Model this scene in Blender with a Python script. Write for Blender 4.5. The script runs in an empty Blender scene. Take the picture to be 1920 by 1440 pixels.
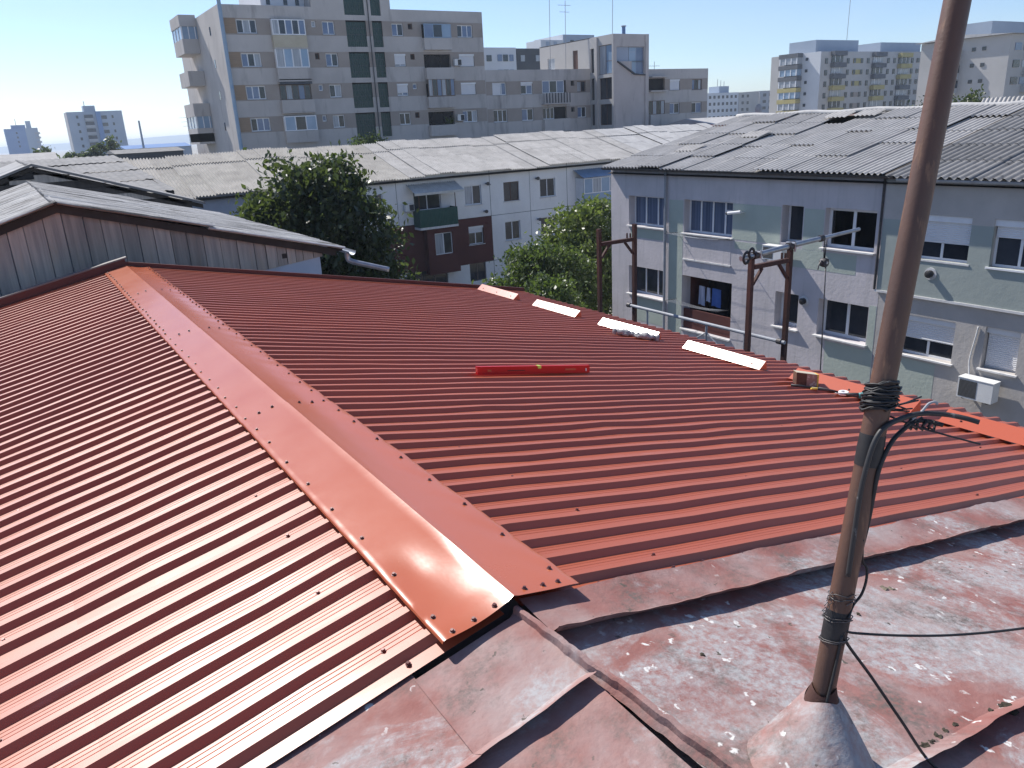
import bpy, bmesh, math, random
import numpy as np
from mathutils import Vector, Matrix
R = math.radians
rng = random.Random(7)
nrng = np.random.default_rng(11)
S = bpy.context.scene
C = S.collection

# ------------------------------------------------------------------ camera
# metres; the lens is the origin, X runs across the new roof's ridge, Y along it
YAW, PITCH, ROLL, FPX = 0.553262, 0.323215, 0.053105, 1456.6
fw = Vector((math.sin(YAW)*math.cos(PITCH), math.cos(YAW)*math.cos(PITCH), -math.sin(PITCH)))
r0 = Vector((math.cos(YAW), -math.sin(YAW), 0)); d0 = fw.cross(r0)
rt = math.cos(ROLL)*r0 + math.sin(ROLL)*d0
dn = -math.sin(ROLL)*r0 + math.cos(ROLL)*d0
cam = bpy.data.cameras.new('camera'); cam_o = bpy.data.objects.new('camera', cam); C.objects.link(cam_o)
cam_o.matrix_world = Matrix(((rt.x, -dn.x, -fw.x, 0), (rt.y, -dn.y, -fw.y, 0), (rt.z, -dn.z, -fw.z, 0), (0, 0, 0, 1)))
cam.sensor_width = 36; cam.lens = 36*FPX/1920; cam.clip_start = .05; cam.clip_end = 20000
S.camera = cam_o

# ------------------------------------------------------------------ light
SUN = Vector((-.155, .685, .712)).normalized()
w = bpy.data.worlds.new('World'); S.world = w; w.use_nodes = True
nt = w.node_tree
sky = nt.nodes.new('ShaderNodeTexSky'); sky.sky_type = 'NISHITA'; sky.sun_disc = False
sky.sun_elevation = math.asin(SUN.z); sky.sun_rotation = math.atan2(SUN.x, SUN.y)
sky.altitude = 100; sky.air_density = .9; sky.dust_density = .3; sky.ozone_density = 2.6
# thin cirrus veils drifting over the whole sky
tc = nt.nodes.new('ShaderNodeTexCoord'); sm = nt.nodes.new('ShaderNodeMapping'); sm.inputs['Scale'].default_value = (1.2, 2.2, 9); sm.inputs['Rotation'].default_value = (0, 0, .5)
cn = nt.nodes.new('ShaderNodeTexNoise'); cn.inputs['Scale'].default_value = 1.6; cn.inputs['Detail'].default_value = 7; cn.inputs['Distortion'].default_value = .6
cr = nt.nodes.new('ShaderNodeMapRange'); cr.inputs[1].default_value = .46; cr.inputs[2].default_value = .80; cr.inputs[4].default_value = .24
tn = nt.nodes.new('ShaderNodeVectorMath'); tn.operation = 'MULTIPLY'; tn.inputs[1].default_value = (.87, .92, 1.04)
cm = nt.nodes.new('ShaderNodeMix'); cm.data_type = 'RGBA'; cm.inputs[7].default_value = (5.0, 5.5, 6.2, 1)
for a_, b_ in ((tc.outputs['Generated'], sm.inputs[0]), (sm.outputs[0], cn.inputs['Vector']), (cn.outputs['Fac'], cr.inputs[0]), (cr.outputs[0], cm.inputs[0]), (sky.outputs[0], tn.inputs[0]), (tn.outputs[0], cm.inputs[6]), (cm.outputs[2], nt.nodes['Background'].inputs[0])): nt.links.new(a_, b_)
nt.nodes['Background'].inputs[1].default_value = .108
sl = bpy.data.lights.new('sun', 'SUN'); sl.energy = 4.8; sl.angle = R(.55); sl.color = (1, .955, .90)
so = bpy.data.objects.new('sun', sl); C.objects.link(so)
so.rotation_euler = SUN.to_track_quat('Z', 'Y').to_euler()
S.view_settings.view_transform = 'Standard'; S.view_settings.look = 'None'
S.view_settings.exposure = 0.46; S.view_settings.gamma = 1
S.render.engine = 'CYCLES'

GROUND = -12.0

# ------------------------------------------------------------------ materials
MATS = {}
def nn(t, k, **kw):
    n = t.nodes.new(k)
    for a, b in kw.items(): setattr(n, a, b)
    return n
def M(name, c1, c2=None, sc=3., rough=.8, bump=0., bsc=40., spec=.3, st=(1, 1, 1), lo=.35, hi=.65,
      rnd=0., metal=0., c3=None, sc3=9., lo3=.6, hi3=.68, st3=(1, 1, 1), rv=0., waves=None, detail=6., wstr=.5, coord='P'):
    m = bpy.data.materials.new(name); MATS[name] = m; m.use_nodes = True
    t = m.node_tree; b = t.nodes['Principled BSDF']; L = t.links.new
    b.inputs['Roughness'].default_value = rough; b.inputs['Specular IOR Level'].default_value = spec
    b.inputs['Metallic'].default_value = metal
    if coord == 'P': pos = nn(t, 'ShaderNodeNewGeometry').outputs['Position']
    else: pos = nn(t, 'ShaderNodeTexCoord').outputs['Object']
    def noise(scale, stretch, det=detail):
        mp = nn(t, 'ShaderNodeMapping'); mp.inputs['Scale'].default_value = stretch; L(pos, mp.inputs['Vector'])
        n = nn(t, 'ShaderNodeTexNoise'); n.inputs['Scale'].default_value = scale; n.inputs['Detail'].default_value = det
        n.inputs['Roughness'].default_value = .62
        L(mp.outputs[0], n.inputs['Vector']); return n.outputs['Fac']
    def rng_(s, a, z):
        r = nn(t, 'ShaderNodeMapRange'); r.inputs[1].default_value = a; r.inputs[2].default_value = z; L(s, r.inputs[0]); return r.outputs[0]
    def mix(f, a, z):
        x = nn(t, 'ShaderNodeMix', data_type='RGBA'); L(f, x.inputs[0])
        for i, v in ((6, a), (7, z)):
            if isinstance(v, tuple): x.inputs[i].default_value = (*v, 1)
            else: L(v, x.inputs[i])
        return x.outputs[2]
    col = c1
    if c2: col = mix(rng_(noise(sc, st), lo, hi), c1, c2)
    if c3: col = mix(rng_(noise(sc3, st3), lo3, hi3), col, c3)
    if rnd:
        oi = nn(t, 'ShaderNodeObjectInfo'); hs = nn(t, 'ShaderNodeHueSaturation')
        r = nn(t, 'ShaderNodeMapRange'); r.inputs[3].default_value = 1-rnd; r.inputs[4].default_value = 1+rnd
        L(oi.outputs['Random'], r.inputs[0]); L(r.outputs[0], hs.inputs['Value'])
        if isinstance(col, tuple): hs.inputs['Color'].default_value = (*col, 1)
        else: L(col, hs.inputs['Color'])
        col = hs.outputs[0]
    if isinstance(col, tuple): b.inputs['Base Color'].default_value = (*col, 1)
    else: L(col, b.inputs['Base Color'])
    if rv:
        r = nn(t, 'ShaderNodeMapRange'); r.inputs[1].default_value = .3; r.inputs[2].default_value = .7
        r.inputs[3].default_value = rough-rv; r.inputs[4].default_value = rough+rv
        L(noise(sc*2.3, st), r.inputs[0]); L(r.outputs[0], b.inputs['Roughness'])
    h = None
    if waves:                                   # (axis, period)
        sx = nn(t, 'ShaderNodeSeparateXYZ'); L(pos, sx.inputs[0])
        q = nn(t, 'ShaderNodeMath', operation='MULTIPLY'); q.inputs[1].default_value = 2*math.pi/waves[1]; L(sx.outputs[waves[0]], q.inputs[0])
        q2 = nn(t, 'ShaderNodeMath', operation='SINE'); L(q.outputs[0], q2.inputs[0]); h = q2.outputs[0]
        bp = nn(t, 'ShaderNodeBump'); bp.inputs['Strength'].default_value = wstr; bp.inputs['Distance'].default_value = waves[1]*.2
        L(h, bp.inputs['Height']); L(bp.outputs[0], b.inputs['Normal']); last = bp
    if bump:
        bp2 = nn(t, 'ShaderNodeBump'); bp2.inputs['Strength'].default_value = bump; bp2.inputs['Distance'].default_value = .3/bsc
        L(noise(bsc, (1, 1, 1), 4.), bp2.inputs['Height'])
        if waves: L(bp.outputs[0], bp2.inputs['Normal'])
        L(bp2.outputs[0], b.inputs['Normal'])
    return m

RED = (.39, .092, .040)
M('sheet', RED, (.365, .085, .038), sc=1.1, rough=.43, spec=.66, bump=.12, bsc=420, rv=.04, rnd=.07, c3=(.43, .16, .11), sc3=3.5, lo3=.66, hi3=.80, st3=(.5, 5, 1))
M('cap', (.43, .112, .050), (.415, .107, .048), sc=1.5, rough=.25, spec=.40, bump=.015, bsc=6, rv=.03, c3=(.62, .36, .30), sc3=14, lo3=.75, hi3=.80, st3=(1, .12, 1))
M('guard', (.45, .105, .052), rough=.24, spec=.7, bump=.02, bsc=8)
for k_ in ('cap',):
    b_ = MATS[k_].node_tree.nodes['Principled BSDF']; b_.inputs['Coat Weight'].default_value = .1; b_.inputs['Coat Roughness'].default_value = .14
b_ = MATS['sheet'].node_tree.nodes['Principled BSDF']; b_.inputs['Coat Weight'].default_value = .0
M('trim_red', (.105, .026, .022), (.085, .023, .020), sc=2, rough=.5, spec=.4)
M('trim_grey', (.16, .15, .145), rough=.5)
M('screw', (.10, .032, .028), rough=.42, spec=.6, metal=.3)
M('zinc', (.42, .43, .45), (.30, .31, .33), sc=9, rough=.4, metal=.75)
M('dark_metal', (.05, .05, .055), (.09, .08, .075), sc=14, rough=.55, metal=.3)
M('pipe_grey', (.33, .35, .38), (.24, .25, .27), sc=5, rough=.55)
M('pipe_blue', (.22, .33, .46), (.30, .38, .46), sc=2, rough=.5)
M('asbestos', (.46, .445, .425), (.37, .358, .342), sc=1.6, rough=.95, spec=.15, rnd=.08, bump=.3, bsc=30, c3=(.27, .258, .245), sc3=3.2, lo3=.60, hi3=.75)
M('asbestos_warm', (.41, .39, .355), (.32, .305, .28), sc=1.8, rough=.95, spec=.15, rnd=.08, bump=.3, bsc=30, c3=(.25, .235, .215), sc3=2.2, lo3=.62, hi3=.72)
M('asbestos_pale', (.47, .465, .455), (.38, .375, .37), sc=1.5, rough=.9, spec=.2, rnd=.06)
M('asbestos_dark', (.25, .245, .24), (.18, .178, .175), sc=2, rough=.9, spec=.2, rnd=.1, c3=(.07, .07, .072), sc3=2.5, lo3=.6, hi3=.7)
M('barn_roof', (.54, .53, .515), (.25, .243, .236), sc=2.2, st=(.45, 9, 1), lo=.40, hi=.60, rough=.8, spec=.2, bump=.5, bsc=25, c3=(.06, .058, .055), sc3=2.2, st3=(.4, 12, 1), lo3=.55, hi3=.62, rnd=.10)
M('plank', (.45, .395, .345), (.28, .255, .235), sc=2.2, rough=.9, spec=.15, st=(9, 1, .45), rnd=.2, bump=.4, bsc=60, c3=(.40, .32, .25), sc3=2.4, lo3=.58, hi3=.75, st3=(4, 1, .6))
M('plank_dark', (.085, .075, .068), (.055, .05, .047), sc=2.5, rough=.95, spec=.1, st=(5, 1, .5), rnd=.2)
M('beam', (.06, .052, .047), (.04, .036, .033), sc=4, rough=.95)
M('rust', (.080, .036, .028), (.055, .028, .023), sc=7, rough=.75, spec=.3, rnd=.1, bump=.3, bsc=50, c3=(.14, .07, .045), sc3=16, lo3=.62, hi3=.72)
M('pole', (.135, .070, .047), (.085, .050, .039), sc=6, rough=.45, spec=.4, st=(1, 1, .35), bump=.25, bsc=90, c3=(.26, .15, .09), sc3=9, lo3=.58, hi3=.72, st3=(3, 3, .5))
M('rubber', (.018, .018, .02), (.035, .034, .034), sc=22, rough=.55, spec=.4)
M('cable_worn', (.035, .035, .036), (.20, .20, .20), sc=26, rough=.5, spec=.4, lo=.6, hi=.72)
M('wire', (.16, .15, .15), (.08, .075, .07), sc=30, rough=.5, metal=.5)
M('lavender', (.58, .54, .55), (.51, .48, .485), sc=1.1, rough=.95, spec=.12, bump=.25, bsc=9, c3=(.44, .42, .42), sc3=1.3, lo3=.52, hi3=.74, st3=(4, 4, .3))
M('green_wall', (.44, .485, .425), (.40, .445, .39), sc=1.2, rough=.95, spec=.12, bump=.25, bsc=9)
M('teal_wall', (.35, .385, .355), (.32, .355, .33), sc=.9, rough=.95, spec=.12, bump=.15, bsc=7)
M('grey_wall', (.48, .45, .42), (.41, .385, .36), sc=1.0, rough=.95, spec=.12, bump=.25, bsc=8)
M('white_wall', (.84, .825, .80), (.75, .735, .715), sc=.7, rough=.95, spec=.12, st=(1, 1, .6), c3=(.60, .59, .57), sc3=1.3, lo3=.64, hi3=.8, st3=(2, 2, .3))
M('blue_wall', (.36, .39, .45), (.31, .34, .40), sc=.8, rough=.95, spec=.12)
M('brown_wall', (.125, .052, .046), (.105, .046, .042), sc=.9, rough=.95, spec=.12)
M('concrete', (.52, .49, .465), (.43, .405, .385), sc=.35, rough=.95, spec=.1, st=(1, 1, .7), c3=(.27, .25, .24), sc3=.8, lo3=.56, hi3=.78, st3=(1.6, 1.6, .3))
M('band', (.36, .315, .28), (.31, .27, .24), sc=.5, rough=.95, spec=.1)
M('ochre', (.34, .245, .17), (.28, .21, .15), sc=3, rough=.95, spec=.1, st=(.5, .5, 4))
M('cream', (.52, .47, .36), (.45, .40, .30), sc=1, rough=.9)
M('stair_green', (.010, .040, .034), (.014, .05, .042), sc=2, rough=.35, spec=.4, waves=(0, .2))
M('far_blue', (.36, .42, .50), (.31, .37, .45), sc=.1, rough=.95)  # pale blue of distant haze put into the wall colour
M('far_deep', (.16, .26, .46), (.14, .23, .42), sc=.1, rough=.95)  # stronger haze blue painted into the colour for the farthest tower
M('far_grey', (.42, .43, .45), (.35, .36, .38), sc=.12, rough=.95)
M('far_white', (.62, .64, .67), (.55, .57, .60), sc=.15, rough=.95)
M('far_warm', (.47, .455, .44), (.40, .39, .375), sc=.12, rough=.95)
M('far_dark', (.085, .092, .10), (.07, .075, .085), sc=.3, rough=.9)
M('yellow', (.44, .38, .17), (.38, .33, .16), sc=.6, rough=.9)
M('slate', (.14, .145, .155), (.11, .115, .125), sc=.6, rough=.9)
M('tile_red', (.36, .085, .07), (.28, .07, .06), sc=1, rough=.8)
M('tile_brown', (.24, .17, .14), (.19, .135, .115), sc=1, rough=.9)
M('upvc', (.78, .79, .80), (.70, .71, .73), sc=2, rough=.4, spec=.4)
M('frame_old', (.22, .17, .14), (.14, .11, .095), sc=6, rough=.8)
M('frame_brown', (.10, .05, .035), rough=.5)
M('sill', (.70, .69, .67), (.55, .54, .53), sc=6, rough=.8)
M('shutter', (.74, .745, .76), (.70, .705, .72), sc=1, rough=.5, waves=(2, .05), wstr=.6)
M('pane_dark', (.018, .022, .030), (.045, .050, .060), sc=.9, rough=.08, spec=.5)
M('pane_blue', (.10, .15, .26), (.16, .21, .32), sc=.8, rough=.1, spec=.5)  # blue of the reflected sky put into the pane colour
M('pane_curtain', (.42, .44, .47), (.26, .28, .31), sc=1.6, rough=.2, spec=.5, st=(5, 5, .3))
M('pane_drape', (.055, .075, .125), (.14, .18, .27), sc=1.2, rough=.1, spec=.5, st=(1, 9, .12))
M('pane_sky', (.30, .40, .52), (.20, .30, .42), sc=.4, rough=.1, spec=.5)  # pale sky reflection painted into the glass colour
M('interior', (.020, .020, .022), (.035, .032, .03), sc=1, rough=.9)  # near black: gloom of unlit rooms put into the colour
M('room', (.07, .058, .055), (.05, .044, .042), sc=1, rough=.9)
M('curtain', (.50, .58, .76), (.38, .46, .66), sc=2, rough=.9, st=(6, 6, .3))
M('awning', (.62, .60, .55), (.5, .48, .44), sc=3, rough=.7)
M('green_rail', (.025, .085, .065), (.02, .07, .055), sc=3, rough=.6, waves=(0, .12))
M('ac_white', (.74, .74, .72), (.66, .66, .65), sc=4, rough=.5)
M('ac_grille', (.055, .058, .062), rough=.6, waves=(2, .03))
M('cloth_white', (.62, .66, .80), (.55, .59, .74), sc=6, rough=.9)
M('cloth_blue', (.10, .20, .55), (.08, .17, .48), sc=6, rough=.9)
M('level_red', (.50, .012, .016), rough=.35, spec=.4)
M('vial', (.55, .75, .12), rough=.15, spec=.5)
M('white_plastic', (.75, .75, .74), rough=.4)
M('glove', (.36, .36, .355), (.24, .24, .24), sc=40, rough=.95, bump=.5, bsc=160)
M('carton', (.10, .05, .035), (.14, .08, .05), sc=20, rough=.85)
M('carton_print', (.36, .22, .17), (.55, .46, .38), sc=26, rough=.8, lo=.55, hi=.62)
M('carton_yellow', (.72, .52, .10), rough=.8)
M('tool_teal', (.03, .19, .20), (.04, .22, .23), sc=20, rough=.5)
M('moss', (.075, .065, .045), (.035, .032, .026), sc=60, rough=1, bump=.8, bsc=120)
M('debris', (.22, .19, .14), (.10, .085, .065), sc=50, rough=1, bump=.6, bsc=120)
M('bark', (.075, .058, .045), (.05, .04, .033), sc=6, rough=.95, st=(1, 1, .2))
M('ground', (.36, .335, .30), (.27, .25, .21), sc=.05, rough=1, c3=(.09, .115, .045), sc3=.08, lo3=.55, hi3=.68)
M('asphalt', (.20, .195, .19), (.15, .148, .145), sc=.8, rough=.95)
M('hill', (.10, .13, .11), (.075, .10, .085), sc=.004, rough=1)
M('lime', (.55, .55, .54), (.42, .41, .40), sc=4, rough=.9)
M('plaster_blue', (.46, .52, .62), (.40, .46, .56), sc=3, rough=.9)

def leafmat(name, c1, c2, rough=.42):
    m = M(name, c1, c2, sc=1.3, rough=rough, spec=.45, lo=.3, hi=.7)
    t = m.node_tree; b = t.nodes['Principled BSDF']; o = t.nodes['Material Output']
    tr = nn(t, 'ShaderNodeBsdfTranslucent'); mx = nn(t, 'ShaderNodeMixShader'); mx.inputs[0].default_value = .32
    tr.inputs[0].default_value = (c2[0]*1.7, c2[1]*1.9, c2[2]*.9, 1)
    t.links.new(b.outputs[0], mx.inputs[1]); t.links.new(tr.outputs[0], mx.inputs[2]); t.links.new(mx.outputs[0], o.inputs[0])
leafmat('leaf_dark', (.020, .031, .014), (.070, .088, .040))
leafmat('leaf_mid', (.055, .085, .026), (.085, .115, .038))
leafmat('leaf_lime', (.085, .115, .032), (.12, .15, .05))

def glassmat():
    m = bpy.data.materials.new('glass'); MATS['glass'] = m; m.use_nodes = True
    t = m.node_tree; o = t.nodes['Material Output']; t.nodes.remove(t.nodes['Principled BSDF'])
    tr = nn(t, 'ShaderNodeBsdfTransparent'); tr.inputs[0].default_value = (.62, .66, .70, 1)
    gl = nn(t, 'ShaderNodeBsdfGlossy'); gl.inputs['Roughness'].default_value = .02
    fr = nn(t, 'ShaderNodeFresnel'); fr.inputs[0].default_value = 1.55
    mx = nn(t, 'ShaderNodeMixShader'); t.links.new(fr.outputs[0], mx.inputs[0])
    t.links.new(tr.outputs[0], mx.inputs[1]); t.links.new(gl.outputs[0], mx.inputs[2]); t.links.new(mx.outputs[0], o.inputs[0])
glassmat()

def oldroofmat(name, worn, drop):
    """red lead paint worn through to zinc, with droppings and grime"""
    m = bpy.data.materials.new(name); MATS[name] = m; m.use_nodes = True
    t = m.node_tree; b = t.nodes['Principled BSDF']; L = t.links.new
    pos = nn(t, 'ShaderNodeNewGeometry').outputs['Position']
    def noise(sc, det=8., st=(1, 1, 1), off=0., rough=.6, dist=0.):
        mp = nn(t, 'ShaderNodeMapping'); mp.inputs['Scale'].default_value = st; mp.inputs['Location'].default_value = (off, off*.7, 0); L(pos, mp.inputs['Vector'])
        n = nn(t, 'ShaderNodeTexNoise'); n.inputs['Scale'].default_value = sc; n.inputs['Detail'].default_value = det
        n.inputs['Roughness'].default_value = rough; n.inputs['Distortion'].default_value = dist
        L(mp.outputs[0], n.inputs['Vector']); return n.outputs['Fac']
    def mr(s, a, z, c=0., d=1.):
        r = nn(t, 'ShaderNodeMapRange'); r.inputs[1].default_value = a; r.inputs[2].default_value = z
        r.inputs[3].default_value = c; r.inputs[4].default_value = d; L(s, r.inputs[0]); return r.outputs[0]
    def mix(f, a, z):
        x = nn(t, 'ShaderNodeMix', data_type='RGBA'); L(f, x.inputs[0])
        for i, v in ((6, a), (7, z)):
            if isinstance(v, tuple): x.inputs[i].default_value = (*v, 1)
            else: L(v, x.inputs[i])
        return x.outputs[2]
    def mul(a, z):
        x = nn(t, 'ShaderNodeMath', operation='MULTIPLY'); L(a, x.inputs[0]); L(z, x.inputs[1]); return x.outputs[0]
    col = mix(mr(noise(5.5), .32, .68), (.235, .090, .076), (.30, .155, .135))
    col = mix(mr(noise(2.6, 5., off=3.), .46, .66), col, (.33, .245, .23))             # chalked
    big = noise(2.3, 8., off=9., rough=.68, dist=.5)
    grey = mr(big, worn, worn+.09)
    col = mix(mul(grey, mr(noise(34, 8., off=2., rough=.75), .34, .60)), col, (.37, .36, .36))       # bare zinc
    gm = mr(noise(4.2, 7., off=21., rough=.7), .48, .64)
    col = mix(mul(gm, mr(noise(55, 8., rough=.75), .36, .60)), col, (.125, .108, .096))                 # grime
    # droppings: irregular white splashes, gathered in patches
    mp = nn(t, 'ShaderNodeMapping'); L(pos, mp.inputs['Vector'])
    nz = nn(t, 'ShaderNodeTexNoise'); nz.inputs['Scale'].default_value = 45; nz.inputs['Detail'].default_value = 6; L(pos, nz.inputs['Vector'])
    ad = nn(t, 'ShaderNodeVectorMath', operation='MULTIPLY_ADD'); ad.inputs[1].default_value = (.055, .055, .0); L(nz.outputs['Color'], ad.inputs[0]); L(pos, ad.inputs[2])
    vo = nn(t, 'ShaderNodeTexVoronoi'); vo.inputs['Scale'].default_value = 25; L(ad.outputs[0], vo.inputs['Vector'])
    sx = nn(t, 'ShaderNodeSeparateColor'); L(vo.outputs['Color'], sx.inputs[0])
    r2 = mr(sx.outputs[0], .20, 1., -.02, .34)
    df = nn(t, 'ShaderNodeMath', operation='SUBTRACT'); L(r2, df.inputs[0]); L(vo.outputs['Distance'], df.inputs[1])
    spl = mr(df.outputs[0], 0., .10)
    patch = mr(noise(1.7, 5., off=14.), drop, drop+.10)
    col = mix(mul(mul(spl, patch), mr(noise(85, 5., off=5.), .32, .47, .15, 1.)), col, (.64, .63, .60))
    # small dark specks
    v2 = nn(t, 'ShaderNodeTexVoronoi'); v2.inputs['Scale'].default_value = 34; L(ad.outputs[0], v2.inputs['Vector'])
    s2 = nn(t, 'ShaderNodeSeparateColor'); L(v2.outputs['Color'], s2.inputs[0])
    d2 = nn(t, 'ShaderNodeMath', operation='SUBTRACT'); L(mr(s2.outputs[1], .72, 1., .0, .30), d2.inputs[0]); L(v2.outputs['Distance'], d2.inputs[1])
    col = mix(mul(mr(d2.outputs[0], 0., .05), mr(noise(2.4, 4., off=31.), .45, .55)), col, (.10, .085, .07))
    L(col, b.inputs['Base Color'])
    L(mr(noise(9., 5., off=6.), .3, .7, .60, .85), b.inputs['Roughness']); b.inputs['Specular IOR Level'].default_value = .25
    bp = nn(t, 'ShaderNodeBump'); bp.inputs['Strength'].default_value = .7; bp.inputs['Distance'].default_value = .005
    L(noise(38, 7.), bp.inputs['Height']); L(bp.outputs[0], b.inputs['Normal'])
oldroofmat('old_roof', .455, .40)
oldroofmat('old_roof_redder', .53, .53)

# ------------------------------------------------------------------ mesh helpers
WL = {}                                             # world location of every object built
def wl(o): return WL.get(o.name, Vector((0, 0, 0))) if o else Vector((0, 0, 0))
class MB:
    def __init__(s): s.v = []; s.f = []
    def quad(s, a, b, c, d):
        i = len(s.v); s.v += [tuple(a), tuple(b), tuple(c), tuple(d)]; s.f.append((i, i+1, i+2, i+3)); return s
    def poly(s, pts):
        i = len(s.v); s.v += [tuple(p) for p in pts]; s.f.append(tuple(range(i, i+len(pts)))); return s
    def box(s, x0, x1, y0, y1, z0, z1):
        x0, x1 = sorted((x0, x1)); y0, y1 = sorted((y0, y1)); z0, z1 = sorted((z0, z1))
        i = len(s.v)
        s.v += [(x, y, z) for z in (z0, z1) for y in (y0, y1) for x in (x0, x1)]
        s.f += [tuple(i+k for k in q) for q in ((0, 2, 3, 1), (4, 5, 7, 6), (0, 1, 5, 4), (2, 6, 7, 3), (0, 4, 6, 2), (1, 3, 7, 5))]
        return s
    def prism(s, a, b):                              # two matching outlines
        n = len(a); i = len(s.v); s.v += [tuple(p) for p in a]+[tuple(p) for p in b]
        s.f += [tuple(range(i+n-1, i-1, -1)), tuple(range(i+n, i+2*n))]
        s.f += [(i+k, i+(k+1) % n, i+n+(k+1) % n, i+n+k) for k in range(n)]
        return s
    def tube(s, pts, r, n=8, cap=True):
        pts = [Vector(p) for p in pts]; rs = r if isinstance(r, (list, tuple)) else [r]*len(pts)
        base = len(s.v); up = Vector((0, 0, 1)); prev = None
        for k, p in enumerate(pts):
            t = (pts[min(k+1, len(pts)-1)]-pts[max(k-1, 0)]).normalized()
            if prev is None:
                a = t.cross(up if abs(t.z) < .95 else Vector((1, 0, 0))).normalized()
            else:
                a = (prev-t*prev.dot(t)).normalized()
            prev = a; b = t.cross(a)
            for j in range(n):
                q = 2*math.pi*j/n; s.v.append(tuple(p+(a*math.cos(q)+b*math.sin(q))*rs[k]))
        for k in range(len(pts)-1):
            for j in range(n):
                a0 = base+k*n+j; a1 = base+k*n+(j+1) % n; s.f.append((a0, a1, a1+n, a0+n))
        if cap:
            s.f.append(tuple(base+j for j in range(n-1, -1, -1))); s.f.append(tuple(base+(len(pts)-1)*n+j for j in range(n)))
        return s
    def grid(s, fn, nu, nv):                         # fn(i/nu, j/nv) -> point
        i0 = len(s.v)
        for i in range(nu+1):
            for j in range(nv+1): s.v.append(tuple(fn(i/nu, j/nv)))
        for i in range(nu):
            for j in range(nv):
                a = i0+i*(nv+1)+j; s.f.append((a, a+nv+1, a+nv+2, a+1))
        return s
    def mesh(s, name, mat, off=None, smooth=False):
        m = bpy.data.meshes.new(name)
        v = s.v if off is None else [(p[0]-off[0], p[1]-off[1], p[2]-off[2]) for p in s.v]
        m.from_pydata(v, [], s.f)
        if mat: m.materials.append(MATS[mat])
        if smooth:
            m.polygons.foreach_set('use_smooth', [True]*len(m.polygons))
            if smooth != 'all':
                m.set_sharp_from_angle(angle=R(35))
        m.update(); return m
    def build(s, name, mat, parent=None, loc=None, smooth=False):
        """world-space vertices; the object's origin goes to loc or to its base"""
        if loc is None:
            a = np.array(s.v); loc = Vector(((a[:, 0].min()+a[:, 0].max())/2, (a[:, 1].min()+a[:, 1].max())/2, a[:, 2].min()))
        loc = Vector(loc)
        return put(name, s.mesh(name, mat, loc, smooth), parent, loc)
def put(name, mesh, parent, loc, rot=None, scale=None):
    o = bpy.data.objects.new(name, mesh); C.objects.link(o)
    loc = Vector(loc); WL[o.name] = loc
    if parent: o.parent = parent; o.location = loc-wl(parent)
    else: o.location = loc
    if rot is not None: o.rotation_euler = rot
    if scale is not None: o.scale = scale
    return o
def tag(o, label, cat, group=None, kind=None):
    o['label'] = label; o['category'] = cat
    if group: o['group'] = group
    if kind: o['kind'] = kind
    return o
def thing(name, label, cat, loc, group=None):
    o = bpy.data.objects.new(name, None); C.objects.link(o); o.empty_display_size = .2
    o.location = loc; WL[o.name] = Vector(loc)
    return tag(o, label, cat, group)
def struct(o): o['kind'] = 'structure'; return o

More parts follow.
